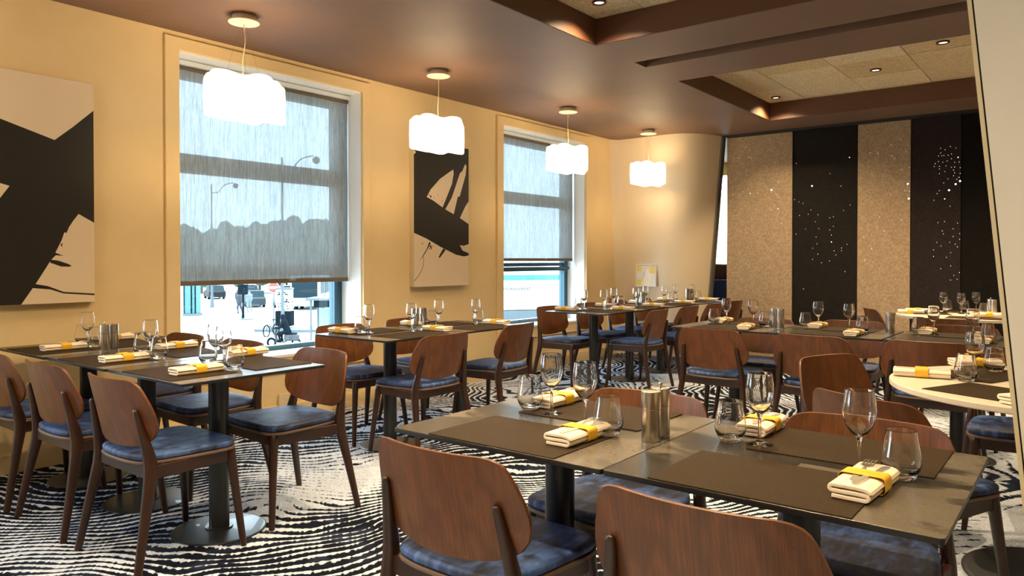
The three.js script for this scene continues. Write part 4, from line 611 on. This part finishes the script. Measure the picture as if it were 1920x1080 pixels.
  { // bicycle
    const t = thing('bicycle', 'bicycle parked on the pale pavement', 'bicycle', P(25.2, 37.4, Y), 0.45), r = 0.34;
    for (const z of [-0.52, 0.52]) { const g = new THREE.TorusGeometry(r, 0.035, 8, 28); g.rotateY(Math.PI / 2); g.translate(0, r, z); const w = part('wheel', g, dark, t); part('spokes', merge([0, 1, 2, 3].map((k) => { const q = box(0.006, r * 1.9, 0.006); q.rotateX(k * Math.PI / 4); q.translate(0, r, z); return q; })), grey, w); }
    part('frame', merge([tube([[0, r, -0.52], [0, 0.36, -0.05]], 0.016, 2, 6), tube([[0, 0.36, -0.05], [0, 0.86, 0.34]], 0.018, 2, 6), tube([[0, 0.36, -0.05], [0, 0.9, -0.2]], 0.016, 2, 6), tube([[0, 0.85, -0.18], [0, 0.86, 0.34]], 0.018, 2, 6), tube([[0, r, -0.52], [0, 0.85, -0.18]], 0.012, 2, 6), tube([[0, r, 0.52], [0, 1.0, 0.32]], 0.016, 2, 6)]), dark, t);
    part('saddle', box(0.14, 0.05, 0.26, 0, 0.93, -0.22, 0.02), dark, t); part('handlebar', tube([[-0.28, 1.0, 0.2], [-0.2, 1.03, 0.32], [0.2, 1.03, 0.32], [0.28, 1.0, 0.2]], 0.014, 12, 6), dark, t);
  }
  { // poster column
    const t = thing('poster_column', 'square poster column with speckled white bills', 'advertising column', P(28.0, 40.1, Y + 0.161), 0.55);
    part('plinth', box(1.0, 0.95, 0.7, 0, 0.58, 0, 0.06), dark, t); const tx = canvasTex(128, 192, (x) => { x.fillStyle = '#eef2f2'; x.fillRect(0, 0, 128, 192); const r = rng(77); x.fillStyle = '#10161a'; for (let i = 0; i < 120; i++) x.fillRect(r() * 120, 10 + r() * 170, 4 + r() * 12, 3 + r() * 10); });
    part('poster_case', box(0.92, 1.35, 0.5, 0, 1.72, 0, 0.03), phys({ map: tx, roughness: 1, specularIntensity: 0.1 }), t); part('cap', box(1.0, 0.1, 0.6, 0, 2.45, 0, 0.03), grey, t);
  }
  { // kiosk / bus shelter at the right
    const t = thing('bus_shelter', 'glass bus shelter with white square poster by the window frame', 'bus shelter', P(22.2, 27.6, Y), 0.6);
    for (const x of [-1.15, 0, 1.15]) for (const z of [-0.5, 0.5]) part('post', cyl(0.045, 2.6, 0, 10).translate(x, 0, z), grey, t);
    part('roof', box(2.7, 0.12, 1.4, 0, 2.62, 0, 0.03), grey, t); part('back_panel', box(2.3, 1.7, 0.02, 0, 1.3, -0.5), phys({ color: C('#7cc0c2'), roughness: 0.1, transmission: 0.5, thickness: 0 }), t);
    part('poster', box(0.5, 0.5, 0.03, 0.45, 1.6, 0.56), std({ color: C('#fbfbfb'), roughness: 0.5 }), t); part('timetable', box(0.9, 0.32, 0.04, -0.55, 2.4, 0.55), dark, t); part('bench', box(1.5, 0.06, 0.35, 0, 0.5, -0.2, 0.02), grey, t);
  }
  { const t = thing('glass_kiosk', 'tall pale blue glass booth at the left edge of the window', 'kiosk', P(30.6, 56.0, Y), 0.6); part('panel', box(0.9, 3.0, 0.9, 0, 1.7, 0, 0.03), std({ color: C('#27545a'), roughness: 0.7 }), t); part('frame_post', merge([box(0.08, 3.3, 0.08, -0.45, 1.65, 0.45), box(0.08, 3.3, 0.08, 0.45, 1.65, 0.45), box(0.08, 3.3, 0.08, 0.15, 1.65, 0.47)]), dark, t); part('base', box(1.1, 0.2, 1.1, 0, 0.1, 0, 0.02), grey, t); }
  // people: one continuous body each, meshed from joined capsules
  const cloak = std({ color: C('#141b2a'), roughness: 0.8 }), skin = std({ color: C('#b58a70'), roughness: 0.6 }), hairM = std({ color: C('#2a2320'), roughness: 0.8 });
  function figure(bones, res = 44, half = 1.05, cy = 0.95) {
    const mc = new MarchingCubes(res, M.metalDark, false, false, 60000); const n = res, f = mc.field, k = 0.045;
    for (let z = 0; z < n; z++) for (let y = 0; y < n; y++) for (let x = 0; x < n; x++) {
      const px = (x / n * 2 - 1) * half, py = (y / n * 2 - 1) * half + cy, pz = (z / n * 2 - 1) * half; let d = 0;
      for (const [A, B, r0, r1] of bones) { const bx = B[0] - A[0], by = B[1] - A[1], bz = B[2] - A[2], t = clamp(((px - A[0]) * bx + (py - A[1]) * by + (pz - A[2]) * bz) / (bx * bx + by * by + bz * bz + 1e-9)), q = Math.hypot(px - A[0] - bx * t, py - A[1] - by * t, pz - A[2] - bz * t) - lerp(r0, r1, t); d += Math.exp(-q / k); }
      f[x + y * n + z * n * n] = k * Math.log(d + 1e-30);
    }
    mc.isolation = 0; mc.update(); const c = mc.count, p = new Float32Array(mc.positionArray.slice(0, c * 3)), nn = new Float32Array(mc.normalArray.slice(0, c * 3));
    for (let i = 0; i < c; i++) { p[i * 3] *= half; p[i * 3 + 1] = p[i * 3 + 1] * half + cy; p[i * 3 + 2] *= half; }
    const g = new THREE.BufferGeometry(); g.setAttribute('position', new THREE.BufferAttribute(p, 3)); g.setAttribute('normal', new THREE.BufferAttribute(nn, 3)); g.setAttribute('uv', new THREE.BufferAttribute(new Float32Array(c * 2), 2)); return g;
  }
  const walk = [[[0, 0.95, 0], [0, 1.4, 0], 0.15, 0.17], [[-0.17, 1.42, 0], [0.17, 1.42, 0], 0.08, 0.08], [[0, 1.42, 0], [0, 1.62, 0], 0.055, 0.055], [[0, 1.62, 0], [0, 1.68, 0.01], 0.095, 0.095], [[-0.09, 0.92, 0], [-0.1, 0.5, 0.14], 0.09, 0.065], [[-0.1, 0.5, 0.14], [-0.1, 0.06, 0.02], 0.06, 0.045], [[-0.1, 0.05, 0.02], [-0.1, 0.04, 0.2], 0.045, 0.035], [[0.09, 0.92, 0], [0.1, 0.5, -0.04], 0.09, 0.065], [[0.1, 0.5, -0.04], [0.1, 0.1, -0.28], 0.06, 0.045], [[0.1, 0.08, -0.3], [0.1, 0.03, -0.14], 0.04, 0.035], [[-0.21, 1.4, 0], [-0.26, 1.12, -0.1], 0.055, 0.045], [[-0.26, 1.12, -0.1], [-0.24, 0.88, 0.02], 0.042, 0.034], [[0.21, 1.4, 0], [0.26, 1.12, 0.08], 0.055, 0.045], [[0.26, 1.12, 0.08], [0.25, 0.9, 0.2], 0.042, 0.034]];
  const ride = [[[0, 0.8, -0.2], [0, 1.25, -0.02], 0.16, 0.16], [[-0.17, 1.3, 0], [0.17, 1.3, 0], 0.08, 0.08], [[0, 1.3, 0], [0, 1.5, 0.06], 0.055, 0.055], [[0, 1.52, 0.07], [0, 1.57, 0.08], 0.1, 0.1], [[-0.1, 0.8, -0.2], [-0.16, 0.72, 0.22], 0.09, 0.07], [[-0.16, 0.72, 0.22], [-0.15, 0.36, 0.16], 0.06, 0.05], [[-0.15, 0.34, 0.16], [-0.15, 0.33, 0.32], 0.045, 0.035], [[0.1, 0.8, -0.2], [0.16, 0.72, 0.22], 0.09, 0.07], [[0.16, 0.72, 0.22], [0.15, 0.36, 0.16], 0.06, 0.05], [[0.15, 0.34, 0.16], [0.15, 0.33, 0.32], 0.045, 0.035], [[-0.2, 1.28, 0], [-0.3, 1.02, 0.14], 0.055, 0.045], [[-0.3, 1.02, 0.14], [-0.28, 1.0, 0.42], 0.042, 0.036], [[0.2, 1.28, 0], [0.3, 1.02, 0.14], 0.055, 0.045], [[0.3, 1.02, 0.14], [0.28, 1.0, 0.42], 0.042, 0.036]];
  const person = (a, b, turn, label, bones, coat, hair) => { const t = thing('person', label, 'person', P(a, b, Y), turn); part('body', figure(bones), coat, t); const h = bones[3][1]; part('hair', new THREE.SphereGeometry(0.105, 14, 10, 0, 7, 0, 1.6).translate(h[0], h[1] + 0.02, h[2] - 0.01), hair, t); return t; };
  person(34.2, 55.2, 0.5, 'pedestrian in a dark blue coat walking on pavement', walk, cloak, hairM); person(35.6, 56.0, 0.6, 'pedestrian in a pale coat behind the dark coated one', walk, std({ color: C('#4a555b'), roughness: 0.8 }), hairM);
  person(22.3, 32.0, -1.0, 'rider in dark clothes sitting on a scooter', ride, dark, dark);
  { const t = thing('motor_scooter', 'dark scooter crossing close below the first window', 'scooter', P(22.3, 32.0, Y), -1.0); for (const z of [-0.62, 0.66]) { const g = new THREE.TorusGeometry(0.2, 0.06, 8, 20); g.rotateY(Math.PI / 2); g.translate(0, 0.26, z); part('wheel', g, dark, t); }
    part('body', merge([box(0.3, 0.34, 0.75, 0, 0.52, -0.4, 0.08), box(0.32, 0.06, 0.5, 0, 0.3, 0.15, 0.02), tube([[0, 0.3, 0.36], [0, 0.7, 0.46], [0, 1.0, 0.38]], 0.07, 8, 8)]), std({ color: C('#1c242a'), roughness: 0.7 }), t); part('seat', box(0.28, 0.08, 0.62, 0, 0.72, -0.35, 0.03), dark, t); part('handlebar', tube([[-0.3, 1.0, 0.38], [0, 1.04, 0.44], [0.3, 1.0, 0.38]], 0.02, 8, 6), dark, t); }
  // trees far across the street, each a trunk and a lumpy crown of leaf tufts
  const leaf = std({ color: C('#39473c'), roughness: 0.9 }), bark = std({ color: C('#4b443c'), roughness: 0.9 });
  const r = rng(31), crown = [0, 1].map((k) => { const gs = []; for (let i = 0; i < 70; i++) { const g = new THREE.IcosahedronGeometry(0.8 + r() * 0.7, 1), p = g.attributes.position; for (let j = 0; j < p.count; j++) { const q = 1 + 0.35 * (hash(Math.round(p.getX(j) * 90), Math.round(p.getY(j) * 90 + p.getZ(j) * 37), 7 + i) - 0.5); p.setXYZ(j, p.getX(j) * q, p.getY(j) * q, p.getZ(j) * q); } const t = r() * 6.283, u = Math.sqrt(r()) * 3.8; g.translate(Math.cos(t) * u, (r() - 0.5) * 6.4 + 5.3, Math.sin(t) * u); gs.push(g); } const m = merge(gs); m.computeVertexNormals(); return m; });
  const trunk = cyl(0.22, 5, 0, 10, 0.14); const treeProto = crown.map((g, k) => null);
  const names = ['first', 'second', 'third', 'fourth', 'fifth', 'sixth'];
  [[-40.6, 97, 1.0], [-38.4, 106, 1.08], [-33.0, 97, 1.02], [-32.2, 106, 1.16], [-25.6, 97, 1.1], [-25.2, 106, 1.12]].forEach(([rr, dd, k], i) => { const c = Math.cos(YAW), sn = Math.sin(YAW), a = dd * c + rr * sn, b = dd * sn - rr * c, label = names[i] + ' round tree from the left in the far row behind the blind', q = i % 2;
    let t = treeProto[q]; if (!t) { t = treeProto[q] = thing('street_tree', label, 'tree', P(a, b, Y), i, 'row of far street trees'); part('crown', crown[q], leaf, t); part('trunk', trunk, bark, t); } else t = copy(t, P(a, b, Y), i, label);
    t.scale.set(0.82, 0.93 * k, 0.82); });
  // pale building far behind, its windows one by one
  { const t = thing('far_building', 'pale long building far across the street', 'building', P(94.8, 138.4, Y), 0.96); part('wall', box(60, 6.2, 10, 0, 3.1, 0), std({ color: C('#d8d6cf'), roughness: 0.9 }), t); part('roof', box(61, 0.5, 11, 0, 6.4, 0), grey, t); const wg = box(1.2, 1.8, 0.2); for (let j = 0; j < 2; j++) for (let i = 0; i < 18; i++) { const m = part('window', wg, gl, t); m.position.set(-27 + i * 3.2, 1.8 + j * 2.7, 5.02); } }
}
renderer.render(scene, camera);
